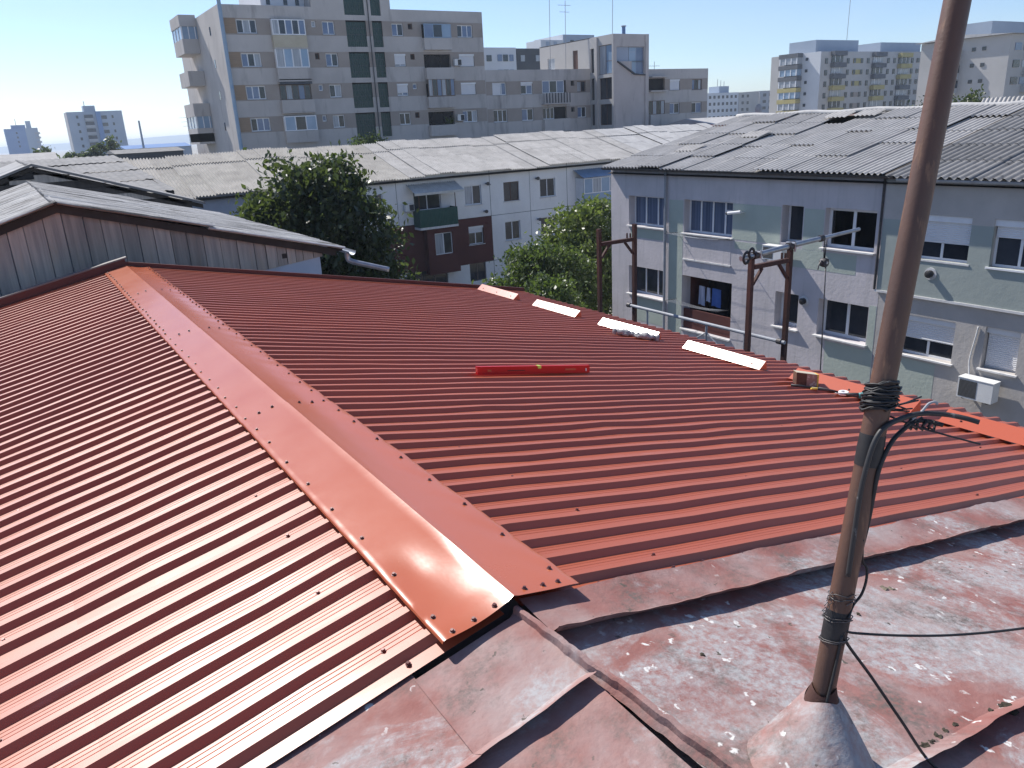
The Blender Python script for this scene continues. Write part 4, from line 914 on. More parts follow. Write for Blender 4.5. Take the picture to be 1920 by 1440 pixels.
for r, t in enumerate(tops):                          # brown window bands with lighter spandrels between them
    for u0, u1 in ((18.95, 23.27), (26.27, 30.39), (32.42, 33.05), (34.08, 45.3)): FA.wall('window_band', 'band', ap, u0, u1, t-1.26, t+.10, allh, reveal=.3, d=.006)
    nxt = tops[r-1]-1.26 if r else 11.02
    FA.wall('spandrel', 'concrete', ap, 18.95, 45.3, t+.10, nxt, allh, reveal=.3)
    m = MB(); FA.box(m, 19.1, 20.2, -.012, .004, t-1.15, t+.08); m.build('tan_panel', 'ochre', ap)
FA.wall('spandrel', 'concrete', ap, 18.95, 45.3, GROUND, tops[3]-1.26, allh, reveal=.3)
m = MB(); m.box(18.96, 45.29, 75.9, 89, GROUND, 10.98); m.build('inner_wall', 'interior', ap)
m = MB(); m.box(18.9, 18.949, 75.5, 93.5, GROUND, 11.02); m.build('end_wall', 'concrete', ap)
m = MB(); m.box(45.301, 45.35, 75.5, 93, GROUND, 11.0); m.build('end_wall', 'concrete', ap)
m = MB(); m.box(18.95, 45.30, 75.8, 93, 10.99, 11.0); m.build('flat_roof', 'concrete', ap)
for k, w_ in enumerate(wins):
    sm = w_[1]-w_[0] < .6
    FA.window(ap, *w_[:4], n=w_[4], d=.14, fr=w_[5], pane=pp(k, w_[4]) if not (sm and w_[5] != 'upvc') else 'interior', sill=not sm, shut=w_[6]*.99, fwid=.08, sillmat='pipe_grey', sillout=.06)
for r, t in enumerate(tops):
    # left stack of loggias
    m = MB(); FA.box(m, 23.22, 26.32, -.45, .0, t-2.35+.02, t-1.3); m.build('loggia_parapet', 'cream' if r == 0 else 'concrete', ap)
    if r < 3: 
        m = MB(); FA.box(m, 23.2, 26.34, -.47, -.0, t-2.45, t-2.34); m.build('loggia_slab', 'concrete', ap)
    FL = Fac('Y', 75.05)
    zt = (t+.02, t+.42, t+.1, t+.05)[r]
    if r == 2:
        m = MB(); FL.box(m, 23.25, 26.3, .0, .02, t+.05, t+.50); m.build('loggia_blind', 'far_dark', ap)
        FA.window(ap, 23.3, 26.25, t-1.28, t+.05, 5, d=.05, fr='frame_old', pane=('pane_dark', 'pane_curtain', 'pane_dark', 'pane_blue', 'pane_dark'), sill=False, fwid=.07)
    else:
        FL.window(ap, 23.24, 26.30, t-1.28, zt, (5, 4, 0, 3)[r], d=.02, pane=(('pane_curtain', 'pane_dark', 'pane_blue', 'pane_dark', 'pane_blue'), ('pane_curtain', 'pane_sky', 'pane_curtain', 'pane_sky'), (), ('pane_sky', 'pane_dark', 'pane_sky'))[r], sill=False, fwid=.09)
        for x in (23.25, 26.25):
            m = MB(); m.box(x, x+.05, 75.14, 75.49, t-1.28, zt); m.build('loggia_side', 'upvc', ap)
    m = MB(); FA.box(m, 23.27, 26.27, .6, .65, t-1.3, t+.4); m.build('loggia_back', 'room', ap)
    # right stack
    m = MB(); FA.box(m, 38.25, 41.38, -.5, 0., t-2.48, t-1.4); m.build('loggia_parapet', 'concrete', ap)
    m = MB(); FA.box(m, 38.3, 41.33, .7, .75, t-1.4, t); m.build('loggia_back', 'room', ap)
    if r in (0, 2):
        Fac('Y', 75.0).window(ap, 38.3, 41.35, t-1.38, t-(.1 if r == 0 else -.3), 3 if r == 0 else 6, d=.02, fr='pipe_blue' if r == 0 else 'frame_old', pane=('pane_blue', 'pane_dark', 'pane_sky') if r == 0 else ('pane_curtain', 'pane_dark', 'pane_blue'), sill=False, fwid=.08)
    else:
        Fac('Y', 75.9).window(ap, 38.7, 40.3, t-1.38, t-.15, 2 if r == 1 else 3, d=0, pane=('pane_curtain', 'pane_dark'), sill=False)
    # stairwell glazing
    for a, b in ((30.39, 32.42), (33.05, 34.08)):
        m = MB(); FA.box(m, a, b, .12, .16, t-2.22, t-.03); o = m.build('stair_window', 'stair_green', ap)
        for k in range(1, 4):
            m = MB(); zz = t-2.22+.55*k; FA.box(m, a, b, .10, .118, zz-.015, zz+.015); m.build('glazing_bar', 'far_dark', o)
for a, b in ((30.39, 32.42), (33.05, 34.08)):
    m = MB(); FA.box(m, a, b, .12, .16, 10.42, 12.6); m.build('stair_window', 'stair_green', ap)
m = MB(); m.tube([(32.72, 75.4, GROUND), (32.72, 75.4, 14.)], .05, 6); m.build('downpipe', 'far_dark', ap)
m = MB(); m.tube([(18.95, 75.1, GROUND), (18.95, 75.1, 11.4)], .17, 12); m.build('flue', 'pipe_blue', ap, smooth=True)
m = MB(); m.box(18.8, 19.1, 75.0, 75.2, 11.4, 11.5); m.build('flue_cap', 'zinc', ap)
FA.wall('penthouse_wall', 'concrete', ap, 27.2, 35.1, 11.02, 14.2, holes, reveal=.2)
m = MB(); m.box(27.2, 35.1, 75.75, 84, 11.02, 14.2); m.build('penthouse', 'concrete', ap)
m = MB(); m.box(23.1, 27.15, 77.0, 84, 11.02, 13.6); m.build('roof_hut', 'far_white', ap)
for a in (23.6, 25.2, 26.3):
    m = MB(); m.box(a, a+.35, 76.95, 77.0, 11.3, 12.4); m.build('hut_window', 'pane_dark', ap)
for z0, z1, gl in ((10.3, 11.3, 1), (5.0, 6.35, 0), (2.2, 3.4, 1), (-.4, .6, 0)):        # balconies on the end wall
    for yc in (84.5,):
        m = MB(); m.box(17.4, 18.88, yc, yc+4.2, z0-2.4 if gl else z0, z0-1.1 if gl else z1); m.build('end_balcony', 'concrete', ap)
        if gl:
            m = MB(); m.box(17.45, 18.88, yc+.05, yc+4.15, z0-1.1, z0-.0); m.build('balcony_glazing', 'pane_sky', ap)
            for k in range(4):
                m = MB(); m.box(17.40, 17.449, yc+.05+1.35*k, yc+.13+1.35*k, z0-1.1, z0); m.build('glazing_bar', 'upvc', ap)
            for k in range(3):
                m = MB(); m.box(17.45+.6*k, 17.53+.6*k, yc, yc+.049, z0-1.1, z0); m.build('glazing_bar', 'upvc', ap)
            m = MB(); m.box(17.35, 18.88, yc-.05, yc+4.25, z0, z1); m.build('balcony_roof', 'concrete', ap)
for k, t in enumerate(tops):
    m = MB(); m.box(18.88, 18.899, 79.3, 79.7, t-.9, t-.2); m.build('end_window', 'pane_dark', ap)
ac('Y', 41.98, 75.5, 5.9, .8, .6, .3, 'air conditioner on the grey block beside the upper closed shutter'); ac('Y', 41.9, 75.5, .55, .8, .6, .3, 'air conditioner on the grey block between the planted loggia and a window')
def plantpot(x, z):
    t = thing('balcony_plant', 'green plant on the lowest open loggia of the grey block', 'plant', (x, 75.2, z))
    m = MB(); q = random.Random(3)
    for k in range(60):
        c = Vector((x+q.uniform(-.45, .45), 75.1+q.uniform(-.2, .2), z+.1+abs(q.gauss(0, .35)))); a = Vector((q.uniform(-1, 1), q.uniform(-1, 1), q.uniform(-1, 1))).normalized()*.12; b = a.cross(Vector((.3, .5, .8))).normalized()*.07
        m.quad(c-a, c+b, c+a, c-b)
    m.build('leaves', 'leaf_mid', t)
plantpot(40.5, .28)

# lower wing with the stair tower
wg = thing('apartment_wing', 'lower grey wing of the concrete block with shuttered windows', 'apartment block', (52, 82, GROUND))
wt = [4.2, 1.46]; wwin = []
for r, t in enumerate(wt):
    wwin += [(46.14, 47.9, t-1.26, t, 3, (.0, 0)[r]), (49.77, 51.33, t-1.25, t, 2, (.2, 0)[r]), (57.44, 58.7, t-1.2, t-.03, 2, 0)]
wh_ = [w_[:4] for w_ in wwin]+[(56.55, 57.05, 3.7, 4.22), (56.52, 57.02, .92, 1.42), (52.6, 55.9, -1.3+1.55, 1.5), (52.6, 55.9, 2.98, 4.3)]
for r, t in enumerate(wt):
    FA.wall('window_band', 'band', wg, 45.36, 59.36, t-1.26, t+.1, wh_, reveal=.3, d=.006)
    FA.wall('spandrel', 'concrete', wg, 45.36, 59.36, t+.1, 5.45 if r == 0 else wt[0]-1.26, wh_, reveal=.3)
FA.wall('spandrel', 'concrete', wg, 45.36, 59.36, GROUND, wt[1]-1.26, (), reveal=.3)
m = MB(); m.box(45.36, 59.36, 75.9, 89, GROUND, 5.4); m.build('inner_wall', 'interior', wg)
m = MB(); m.box(45.36, 59.36, 75.8, 89, 5.401, 5.44); m.build('flat_roof', 'far_warm', wg)
for k, w_ in enumerate(wwin): FA.window(wg, *w_[:4], n=w_[4], d=.14, pane=pp(k+2, w_[4]), fr='frame_old' if k == 2 else 'upvc', shut=w_[5], fwid=.08, sillmat='pipe_grey', sillout=.06)
m = MB(); FA.box(m, 46.16, 47.2, .09, .11, 2.97, 4.18); m.build('roller_shutter', 'shutter', wg)
FA.window(wg, 52.6, 55.6, 2.98, 4.3, 3, d=.05, pane=('pane_blue', 'pane_dark', 'pane_blue'), sill=False, fwid=.08)
FA.window(wg, 52.7, 54.3, .25, 1.48, 3, d=.3, pane='pane_dark', sill=False, fwid=.07)
m = MB(); FA.box(m, 52.45, 56.0, -.6, 0, 1.80, 1.92); m.build('balcony_slab', 'concrete', wg)
for k in range(18):
    x = 52.5+k*.2; m = MB(); m.box(x, x+.12, 74.9, 74.93, 1.93, 2.98); m.build('baluster', 'far_dark' if k % 2 else 'concrete', wg)
m = MB(); FA.box(m, 52.45, 56.0, -.5, 0, -1.1, .25); m.build('balcony_parapet', 'concrete', wg)
m = MB(); FA.box(m, 52.4, 56.0, -.55, 0, -1.9, -1.11); m.build('balcony_glazing', 'far_dark', wg)
tw_ = thing('stair_tower', 'grey concrete stair tower with glazed side and slanted dirty ledge', 'tower', (62, 78, GROUND))
FT = Fac('Y', 71.4); FX = Fac('X', 59.37)
th_ = [(74.0, 71.66, 4.67, 7.7), (73.95, 71.69, 2.04, 4.31), (73.9, 71.73, -.71, 1.53), (75.43, 74.79, 4.98, 7.54), (75.43, 74.79, 2.05, 4.4), (75.43, 74.79, -.7, 1.6)]
FX.wall('side_wall', 'far_warm', tw_, 71.4, 85.5, GROUND, 8.69, th_+[(78.75, 77.79, 5.5, 7.64), (83.84, 82.39, 5.96, 7.23)], reveal=.25)
m = MB(); m.box(59.37, 64.44, 75.5, 85.5, 8.6, 8.68); m.build('flat_roof', 'concrete', tw_)
m = MB(); m.box(59.8, 64.4, 71.9, 85.5, GROUND, 8.6); m.build('inner_wall', 'interior', tw_)
FT.wall('front_wall', 'concrete', tw_, 59.37, 64.44, GROUND, 8.69, [(59.85, 63.86, 5.9, 7.4), (62.0, 63.86, 4.55, 5.9)], reveal=.35)
m = MB(); m.box(64.441, 64.47, 71.4, 85.5, GROUND, 8.69); m.build('end_wall', 'concrete', tw_)
m = MB(); FT.box(m, 63.95, 64.44, -.12, -.001, GROUND, 8.69); m.build('pilaster', 'concrete', tw_)
m = MB(); m.prism([(59.85, 71.42, 5.88), (62.0, 71.42, 4.5), (62.0, 71.42, 5.88)], [(59.85, 71.72, 5.88), (62.0, 71.72, 4.5), (62.0, 71.72, 5.88)])
m2 = MB(); m2.prism([(59.9, 71.2, 5.95), (62.4, 71.2, 4.62), (63.9, 71.2, 4.50), (63.9, 71.2, 4.40), (62.35, 71.2, 4.48), (59.9, 71.2, 5.80)], [(59.9, 71.398, 5.95), (62.4, 71.398, 4.62), (63.9, 71.398, 4.50), (63.9, 71.398, 4.40), (62.35, 71.398, 4.48), (59.9, 71.398, 5.80)]); m2.build('slanted_ledge', 'far_dark', tw_)
m = MB(); FT.box(m, 59.85, 61.7, .2, .24, 5.9, 7.4); m.build('recess_wall', 'far_blue', tw_)  # bluish light in the recess put into its colour
FT.window(tw_, 61.75, 63.86, 4.56, 7.38, 2, d=.2, fr='far_blue', pane=('pane_sky', 'pane_blue'), sill=False, transom=(0, .82))
for i, h_ in enumerate(th_):
    if i == 0: FX.window(tw_, *h_, n=2, d=.15, fr='frame_old', pane=('pane_sky', 'pane_curtain'), sill=False, transom=(0, .45))
    elif i < 3: FX.window(tw_, *h_, n=2, d=.2, fr='frame_brown', pane='pane_dark', sill=False)
    else:
        m = MB(); FX.box(m, h_[0], h_[1], .2, .22, h_[2], h_[3]); m.build('window', 'pane_dark', tw_)
m = MB(); FX.box(m, 74.3, 74.05, -.2, 0, GROUND, 8.6); m.build('fin', 'concrete', tw_)
m = MB(); FX.box(m, 78.75, 77.79, .1, .14, 5.5, 7.64); m.build('door', 'frame_brown', tw_)
FX.window(tw_, 83.84, 82.39, 5.96, 7.23, 2, d=.1, pane='pane_curtain')
m = MB(); m.tube([(61.8, 72.5, 8.69), (61.8, 72.5, 9.55)], .2, 12); m.build('chimney', 'far_deep', tw_, smooth=True)
m = MB(); m.tube([(61.8, 72.5, 9.56), (61.8, 72.5, 9.66)], .3, 12); m.build('chimney_cap', 'far_white', tw_, smooth=True)
rw = thing('apartment_wing', 'short grey two window wide wing beyond the stair tower', 'apartment block', (71, 82, GROUND))
rwin = []
for t in wt: rwin += [(71.72, 73.4, t-1.3, t-.07, 2, .98 if t > 3 else 0), (75.48, 77.2, t-1.35, t-.1, 3 if t > 3 else 2, 0)]
rh = [w_[:4] for w_ in rwin]+[(68.26, 70.86, 2.93, 4.29), (68.28, 70.9, .16, 1.75)]
for r, t in enumerate(wt):
    FA.wall('window_band', 'band', rw, 64.5, 78.2, t-1.3, t, rh, reveal=.3, d=.006)
    FA.wall('spandrel', 'concrete', rw, 64.5, 78.2, t, 5.34 if r == 0 else wt[0]-1.3, rh, reveal=.3)
FA.wall('spandrel', 'concrete', rw, 64.5, 78.2, GROUND, wt[1]-1.3, (), reveal=.3)
m = MB(); m.box(64.5, 78.2, 75.9, 88, GROUND, 5.3); m.build('inner_wall', 'interior', rw)
m = MB(); m.box(78.201, 78.23, 75.5, 88, GROUND, 5.34); m.build('end_wall', 'concrete', rw)
for k, w_ in enumerate(rwin): FA.window(rw, *w_[:4], n=w_[4], d=.14, pane=pp(k+5, w_[4]), fr='frame_old' if k == 1 else 'upvc', shut=w_[5], fwid=.08, sillmat='pipe_grey', sillout=.1)
FA.window(rw, 68.28, 70.9, .16, 1.75, 4, d=.02, fr='frame_brown', pane=('pane_dark', 'pane_curtain'), sill=False)
m = MB(); FA.box(m, 68.2, 70.95, -.7, 0, 4.36, 4.5); m.build('canopy', 'concrete', rw)
m = MB(); FA.box(m, 68.2, 70.95, -.5, 0, 2.75, 2.92); m.build('balcony_slab', 'concrete', rw)
m = MB(); FA.box(m, 68.25, 70.9, -.4, 0, -1.2, .14); m.build('balcony_parapet', 'concrete', rw)
def antenna(x, y, z0, z1, label, bars=3, r_=.03):
    t = thing('antenna', label, 'antenna', (x, y, z0), 'roof antennas')
    m = MB(); m.tube([(x, y, z0), (x+.02*(z1-z0), y, z1)], r_, 6); m.build('mast', 'pipe_grey', t)
    for k in range(bars):
        m = MB(); zz = z1-.5-.7*k; wd = .9-.2*k; m.tube([(x-wd, y, zz), (x+wd, y, zz)], .022, 5); m.build('element', 'pipe_grey', t)
antenna(57.0, 80, 5.44, 14.5, 'tall thin antenna beside the twin barred one on the wing roof', 1)
antenna(58.5, 79, 5.44, 13.0, 'twin barred antenna on the roof of the lower grey wing', 2)
antenna(60.6, 73, 8.68, 14.2, 'thin whip antenna on the grey stair tower', 0)
antenna(70.5, 77, 5.34, 6.3, 'tiny aerial on the short wing beyond the tower', 1)

# ------------------------------------------------------------------ timber barns behind the new roof
def barn(Y, Yb, apex, zr_, er, ez, el, elz, label, planks, mat_roof, zbot, wallz):
    t = thing('timber_barn', label, 'barn', (apex, (Y+Yb)/2, GROUND), 'gabled timber barns')
    sl = (zr_-ez)/(er-apex); s2 = (zr_-elz)/(apex-el)
    def top(x): return zr_-(x-apex)*sl if x > apex else zr_-(apex-x)*s2
    x = el; q = random.Random(int(Y*10)); i = 0
    if planks:
        while x < er-.06:
            w_ = q.uniform(.165, .225) if x < er-1.0 else q.uniform(.09, .16); x1 = min(x+w_, er-.0)
            zb0, zb1 = max(wallz(x), GROUND), max(wallz(x1-.01), GROUND); g = q.uniform(.006, .012); dy = q.uniform(-.006, .008)
            pts = [(x, zb0), (x1-g, zb1), (x1-g, top(x1-g)-.03)]+([(apex, zr_-.03)] if x < apex < x1-g else [])+[(x, top(x)-.03)]
            MB().prism([(a, Y+dy, b) for a, b in pts], [(a, Y+.03+dy, b) for a, b in pts]).build('plank', 'plank', t)
            x = x1
    body = [(el+.02, GROUND), (er-.1, GROUND), (er-.1, top(er-.1)-.12), (apex, zr_-.12), (el+.02, top(el+.02)-.12)]
    MB().prism([(a, Y+.05, b) for a, b in body], [(a, Yb, b) for a, b in body]).build('wall', 'plaster_blue' if planks else 'plank_dark', t)
    # bargeboards and rafters under the verge
    for a, b in ((apex, er+.12), (apex, el-.2)):
        MB().prism([(a, Y-.06, top(a)-.10), (b, Y-.06, top(b)-.10), (b, Y-.06, top(b)-.005), (a, Y-.06, top(a)-.005)], [(a, Y-.012, top(a)-.10), (b, Y-.012, top(b)-.10), (b, Y-.012, top(b)-.005), (a, Y-.012, top(a)-.005)]).build('bargeboard', 'beam', t)
    return t, top, sl, s2
wz = lambda x: -1.62-(3.6-x)*.10 if x > 1.6 else -3.2
b1, top1, sl1, s21 = barn(10.62, 18.1, .47, -.615, 3.62, -1.50, -4.2, -2.10, 'weathered plank gabled barn with pale ridged roof right behind the new metal roof', True, 'barn_roof', -3, wz)
lnR = math.hypot(3.35, (sl1*3.35)); 
roof_sheets(b1, 'barn_roof', (3.84, 10.44, top1(3.84)+.02), (0, 1, 0), (-1, 0, sl1), 1.06, 1.75, 7, 2, jit=.010, period=.132, amp=.024, lap=.06)
roof_sheets(b1, 'barn_roof', (.47-5.03*math.cos(math.atan(s21)), 10.44+7.42, top1(.47-5.03*math.cos(math.atan(s21)))+.02), (0, -1, 0), (1, 0, s21), 1.06, 1.66, 7, 3, jit=.010, period=.132, amp=.024, lap=.06)
m = MB(); m.tube([(.47, 10.44+.38*i, -.600+.006*math.sin(i*1.7)) for i in range(21)], .022, 8); m.build('ridge_tile', 'beam', b1, smooth='all')
m = MB(); m.box(1.6, 3.55, 10.655, 10.66, -3.2, -1.62)
MB().prism([(1.0, 10.645, -3.3), (3.53, 10.645, -3.3), (3.53, 10.645, -1.60), (1.0, 10.645, -1.86)], [(1.0, 10.66, -3.3), (3.53, 10.66, -3.3), (3.53, 10.66, -1.60), (1.0, 10.66, -1.86)]).build('plaster_wall', 'plaster_blue', b1)
m = MB(); m.box(3.0, 3.86, 10.62, 10.70, -1.585, -1.52); m.build('rafter_end', 'beam', b1)
m = MB(); m.grid(lambda u, v: (3.92+.055*math.cos(math.pi*(1+v)), 10.40+7.4*u, -1.575+.055*math.sin(math.pi*(1+v))), 2, 8); m.build('gutter', 'zinc', b1, smooth='all')
m = MB(); m.tube(smooth_path([(3.90, 10.55, -1.60), (3.90, 10.55, -1.68), (3.93, 10.53, -1.73), (4.10, 10.42, -1.79), (4.38, 10.25, -1.88)]), .036, 10); m.build('downpipe', 'zinc', b1, smooth='all')
b2, top2, sl2, s22 = barn(19.5, 27.9, .60, -.355, 3.72, -1.37, -4.4, -2.1, 'second dark timber barn with an open gable vent, behind the weathered plank barn', False, 'asbestos', -3, None)
for k in range(9):                                    # dark weatherboards
    z1 = -.52-.17*k; xr = .60+(-.36-z1)/sl2-.05; xl = max(.60-(-.36-z1)/s22, -4)
    xs = [xl]
    MB().prism([(xl, 19.44+.01*(k % 2), z1-.165), (min(xr+.4, 3.6), 19.44+.01*(k % 2), z1-.165), (min(xr, 3.6), 19.44+.01*(k % 2), z1), (xl, 19.44+.01*(k % 2), z1)], [(xl, 19.47, z1-.165), (min(xr+.4, 3.6), 19.47, z1-.165), (min(xr, 3.6), 19.47, z1), (xl, 19.47, z1)]).build('weatherboard', 'plank_dark' if k % 3 else 'plank', b2)
MB().prism([(.18, 19.42, -.60), (.60, 19.42, -.60), (.60, 19.42, -.44)], [(.18, 19.438, -.60), (.60, 19.438, -.60), (.60, 19.438, -.44)]).build('vent_opening', 'interior', b2)
for a, b, wd in (((.60, -.335), (3.86, -1.405), .05), ((.60, -.335), (-4.4, -2.10), .05)):
    MB().prism([(a[0], 19.25, a[1]), (b[0], 19.25, b[1]), (b[0], 19.25, b[1]+wd), (a[0], 19.25, a[1]+wd)], [(a[0], 19.45, a[1]), (b[0], 19.45, b[1]), (b[0], 19.45, b[1]+wd), (a[0], 19.45, a[1]+wd)]).build('verge', 'trim_grey', b2)
roof_sheets(b2, 'asbestos', (3.86, 19.46, top2(3.86)+.03), (0, 1, 0), (-1, 0, sl2), 1.06, 1.72, 8, 2, jit=.006, period=.177, amp=.02)
roof_sheets(b2, 'asbestos_pale', (.60-5.07*math.cos(math.atan(s22)), 19.46+8.4, top2(.60-5.07*math.cos(math.atan(s22)))+.03), (0, -1, 0), (1, 0, s22), 1.06, 1.66, 8, 3, jit=.006, period=.177, amp=.02)
sh = thing('dark_shed', 'broad dark grey low pitched roof shed behind the two timber barns', 'shed', (0, 33, GROUND))
m = MB(); m.box(-12, 4.3, 28.2, 48, GROUND, -1.75); m.build('wall', 'plaster_blue', sh)
t4 = R(4.1); roof_sheets(sh, 'asbestos_dark', (-11.6, 26.4, -1.44), (1, 0, 0), (0, math.cos(t4), math.sin(t4)), 2.0, 3.45, 8, 4, jit=.004, period=.25, amp=.012, lap=.12)
m = MB(); m.box(-11.7, 4.42, 26.42, 26.50, -1.60, -1.46); m.build('eaves_board', 'beam', sh)
m = MB(); m.prism([(4.36, 26.4, -1.56), (4.36, 40.2, -.58), (4.36, 40.2, -.48), (4.36, 26.4, -1.44)], [(4.44, 26.4, -1.56), (4.44, 40.2, -.58), (4.44, 40.2, -.48), (4.44, 26.4, -1.44)]); m.build('verge_board', 'beam', sh)
m = MB(); m.prism([(-11.6, 40.2, -.47), (4.4, 40.2, -.47), (4.4, 54, -1.5), (-11.6, 54, -1.5)], [(-11.6, 40.2, -.60), (4.4, 40.2, -.60), (4.4, 54, -1.6), (-11.6, 54, -1.6)]); m.build('rear_roof', 'asbestos_dark', sh)

# ------------------------------------------------------------------ trees
def leaves(center, blobs, n, size, seed, clump=.55):
    q = np.random.default_rng(seed); V = []; F_ = []
    tot = sum(b[3]*b[3]*b[4] for b in blobs)
    pts = []
    for bx0, by0, bz0, rr, rz in blobs:
        k = int(n*rr*rr*rz/tot); nc = max(int(k/55), 3)
        d = q.normal(size=(nc, 3)); d /= np.linalg.norm(d, axis=1)[:, None]
        rad = q.uniform(.35, 1.18, (nc, 1))**.6
        cc = d*rad*np.array([rr, rr, rz])+np.array([bx0, by0, bz0])
        idx = q.integers(0, nc, k); sp = q.normal(size=(k, 3))*clump*q.uniform(.35, .75, nc)[idx][:, None]
        pts.append(cc[idx]+sp*np.array([1, 1, .8]))
    pts = np.concatenate(pts)+np.array(center); k = len(pts)
    a = q.normal(size=(k, 3)); a[:, 2] -= .5; a /= np.linalg.norm(a, axis=1)[:, None]
    b = np.cross(a, q.normal(size=(k, 3))); b /= np.linalg.norm(b, axis=1)[:, None]
    c = np.cross(a, b); s = size*q.uniform(.6, 1.25, (k, 1))
    v = np.stack([pts-a*s*.55, pts+b*s*.30+c*s*.10, pts+a*s*.62, pts-b*s*.30+c*s*.10], 1).reshape(-1, 3)
    m = bpy.data.meshes.new('crown'); m.vertices.add(4*k); m.vertices.foreach_set('co', v.ravel())
    m.loops.add(4*k); m.loops.foreach_set('vertex_index', np.arange(4*k)); m.polygons.add(k)
    m.polygons.foreach_set('loop_start', np.arange(0, 4*k, 4)); m.polygons.foreach_set('loop_total', np.full(k, 4)); m.update(calc_edges=True)
    return m
def tree(name, label, x, y, blobs, n, size, mat, seed, group='trees between the houses', clump=.55, trunk=.22):
    t = thing(name, label, 'tree', (x, y, GROUND), group); q = random.Random(seed)
    m = leaves((0, 0, 0), [(b[0], b[1], b[2]-GROUND, b[3], b[4]) for b in blobs], n, size, seed, clump); m.materials.append(MATS[mat]); put('crown', m, t, (x, y, GROUND))
    zt = max(b[2] for b in blobs); mb = MB()
    mb.tube([(x, y, GROUND-.1), (x+.1, y, GROUND+(zt-GROUND)*.35), (x-.05, y+.1, GROUND+(zt-GROUND)*.65), (x, y, zt)], [trunk, trunk*.75, trunk*.5, trunk*.15], 9); mb.build('trunk', 'bark', t, loc=(x, y, GROUND), smooth='all')
    for b in blobs:
        mb = MB(); z0 = GROUND+(b[2]-GROUND)*q.uniform(.4, .6); mb.tube([(x, y, z0), (x+b[0]*.5+q.uniform(-.2, .2), y+b[1]*.5, (z0+b[2])/2), (x+b[0], y+b[1], b[2]+b[4]*.4)], [trunk*.4, trunk*.25, trunk*.06], 6); mb.build('limb', 'bark', t, smooth='all')
    return t
tree('lime_tree', 'big dense dark green tree in front of the white block', 8.6, 26.,
     [(.1, 0, -3.7, 2.3, 2.5), (.2, 0, -1.95, 1.3, 1.3), (-1.35, .2, -3.0, 1.1, 1.1), (1.5, -.2, -3.7, 1.2, 1.5), (2.1, 0, -5.2, 1.1, 1.3), (-1.6, 0, -4.4, 1.0, 1.5), (.9, .3, -1.6, .9, 1.0), (-.5, -.2, -1.2, .75, .8), (0, 0, -6.2, 2.6, 2.4)], 34000, .21, 'leaf_dark', 3, clump=.5)
tree('walnut_tree', 'tall yellow green tree at the corner of the lavender house', 28.6, 37.,
     [(0, 0, -7.2, 2.6, 2.4), (.9, 0, -6.0, 1.7, 1.7), (-1.3, 0, -7.6, 1.5, 1.5), (1.6, 0, -9.2, 1.8, 2.2), (-.3, 0, -9.6, 2.4, 2.4)], 22000, .25, 'leaf_lime', 5, clump=.55)
tree('fruit_tree', 'mid green bushy tree below the white block windows', 22.2, 33.,
     [(0, 0, -7.7, 1.7, 1.7), (-1.7, 0, -8.6, 1.4, 1.3), (1.5, .2, -8.0, 1.5, 1.6), (.4, -.4, -6.7, .7, .9), (2.6, .3, -9.0, 1.4, 1.8), (-2.9, 0, -9.3, 1.2, 1.1)], 22000, .21, 'leaf_mid', 8, clump=.48)
tree('fruit_tree', 'leafy green tree squeezed between the lavender house and the steel frame', 18.6, 26.6,
     [(0, 0, -7.6, 1.3, 1.4), (-1.2, .2, -8.2, 1.2, 1.3), (.6, .1, -9.0, 1.3, 1.6), (-2.2, .4, -8.9, 1.2, 1.2)], 15000, .19, 'leaf_mid', 9, clump=.45)
tree('tree', 'small round treetop behind the ridge of the white block', 26.6, 64., [(0, 0, -1.5, 1.4, 1.15), (.5, 0, -1.0, .8, .6), (-.6, 0, -1.3, .8, .7)], 2600, .24, 'leaf_mid', 12)
for i, (x, y, z, r_, lb) in enumerate(((98, 58, -.9, 3.6, 'dark bushy tree beyond the lavender roof, in front of the balcony block'), (108, 58, -.4, 3.6, 'dark bushy tree below the pale bare end wall'), (103, 60, -2.2, 3.4, 'dark tree between the balcony block and the pale end wall'))):
    tree('tree', lb, x*.62, y*.62, [(0, 0, z*.62-1., r_*.5, r_*.36), (r_*.25, 0, z*.62-.1, r_*.22, r_*.22), (-r_*.3, 0, z*.62-.6, r_*.24, r_*.2)], 3200, .26, 'leaf_dark', 20+i, 'trees behind the lavender roof')
for i, (x, z, r_, lb) in enumerate(((15.2, -.2, 1.7, 'rounded dark tree in front of the blue grey tower on the skyline'), (12.6, -1.2, 1.4, 'low dark tree beside the rounded one on the skyline'), (10.4, -1.4, 1.4, 'low bushy tree at the foot of the blue grey tower'), (5.9, -1.0, 1.5, 'dark tree in front of the deep blue tower'), (33.2, -1.5, 1.3, 'small tree beside the end of the grey apartment block'))):
    y = 140. if i < 4 else 150.
    tree('tree', lb, x, y, [(0, 0, z-1, r_*1.25, r_), (r_*.4, 0, z, r_*.6, r_*.6), (-r_*.5, 0, z-.7, r_*.7, r_*.6)], 1500, .5, 'leaf_dark', 40+i, 'trees on the skyline', clump=.6)

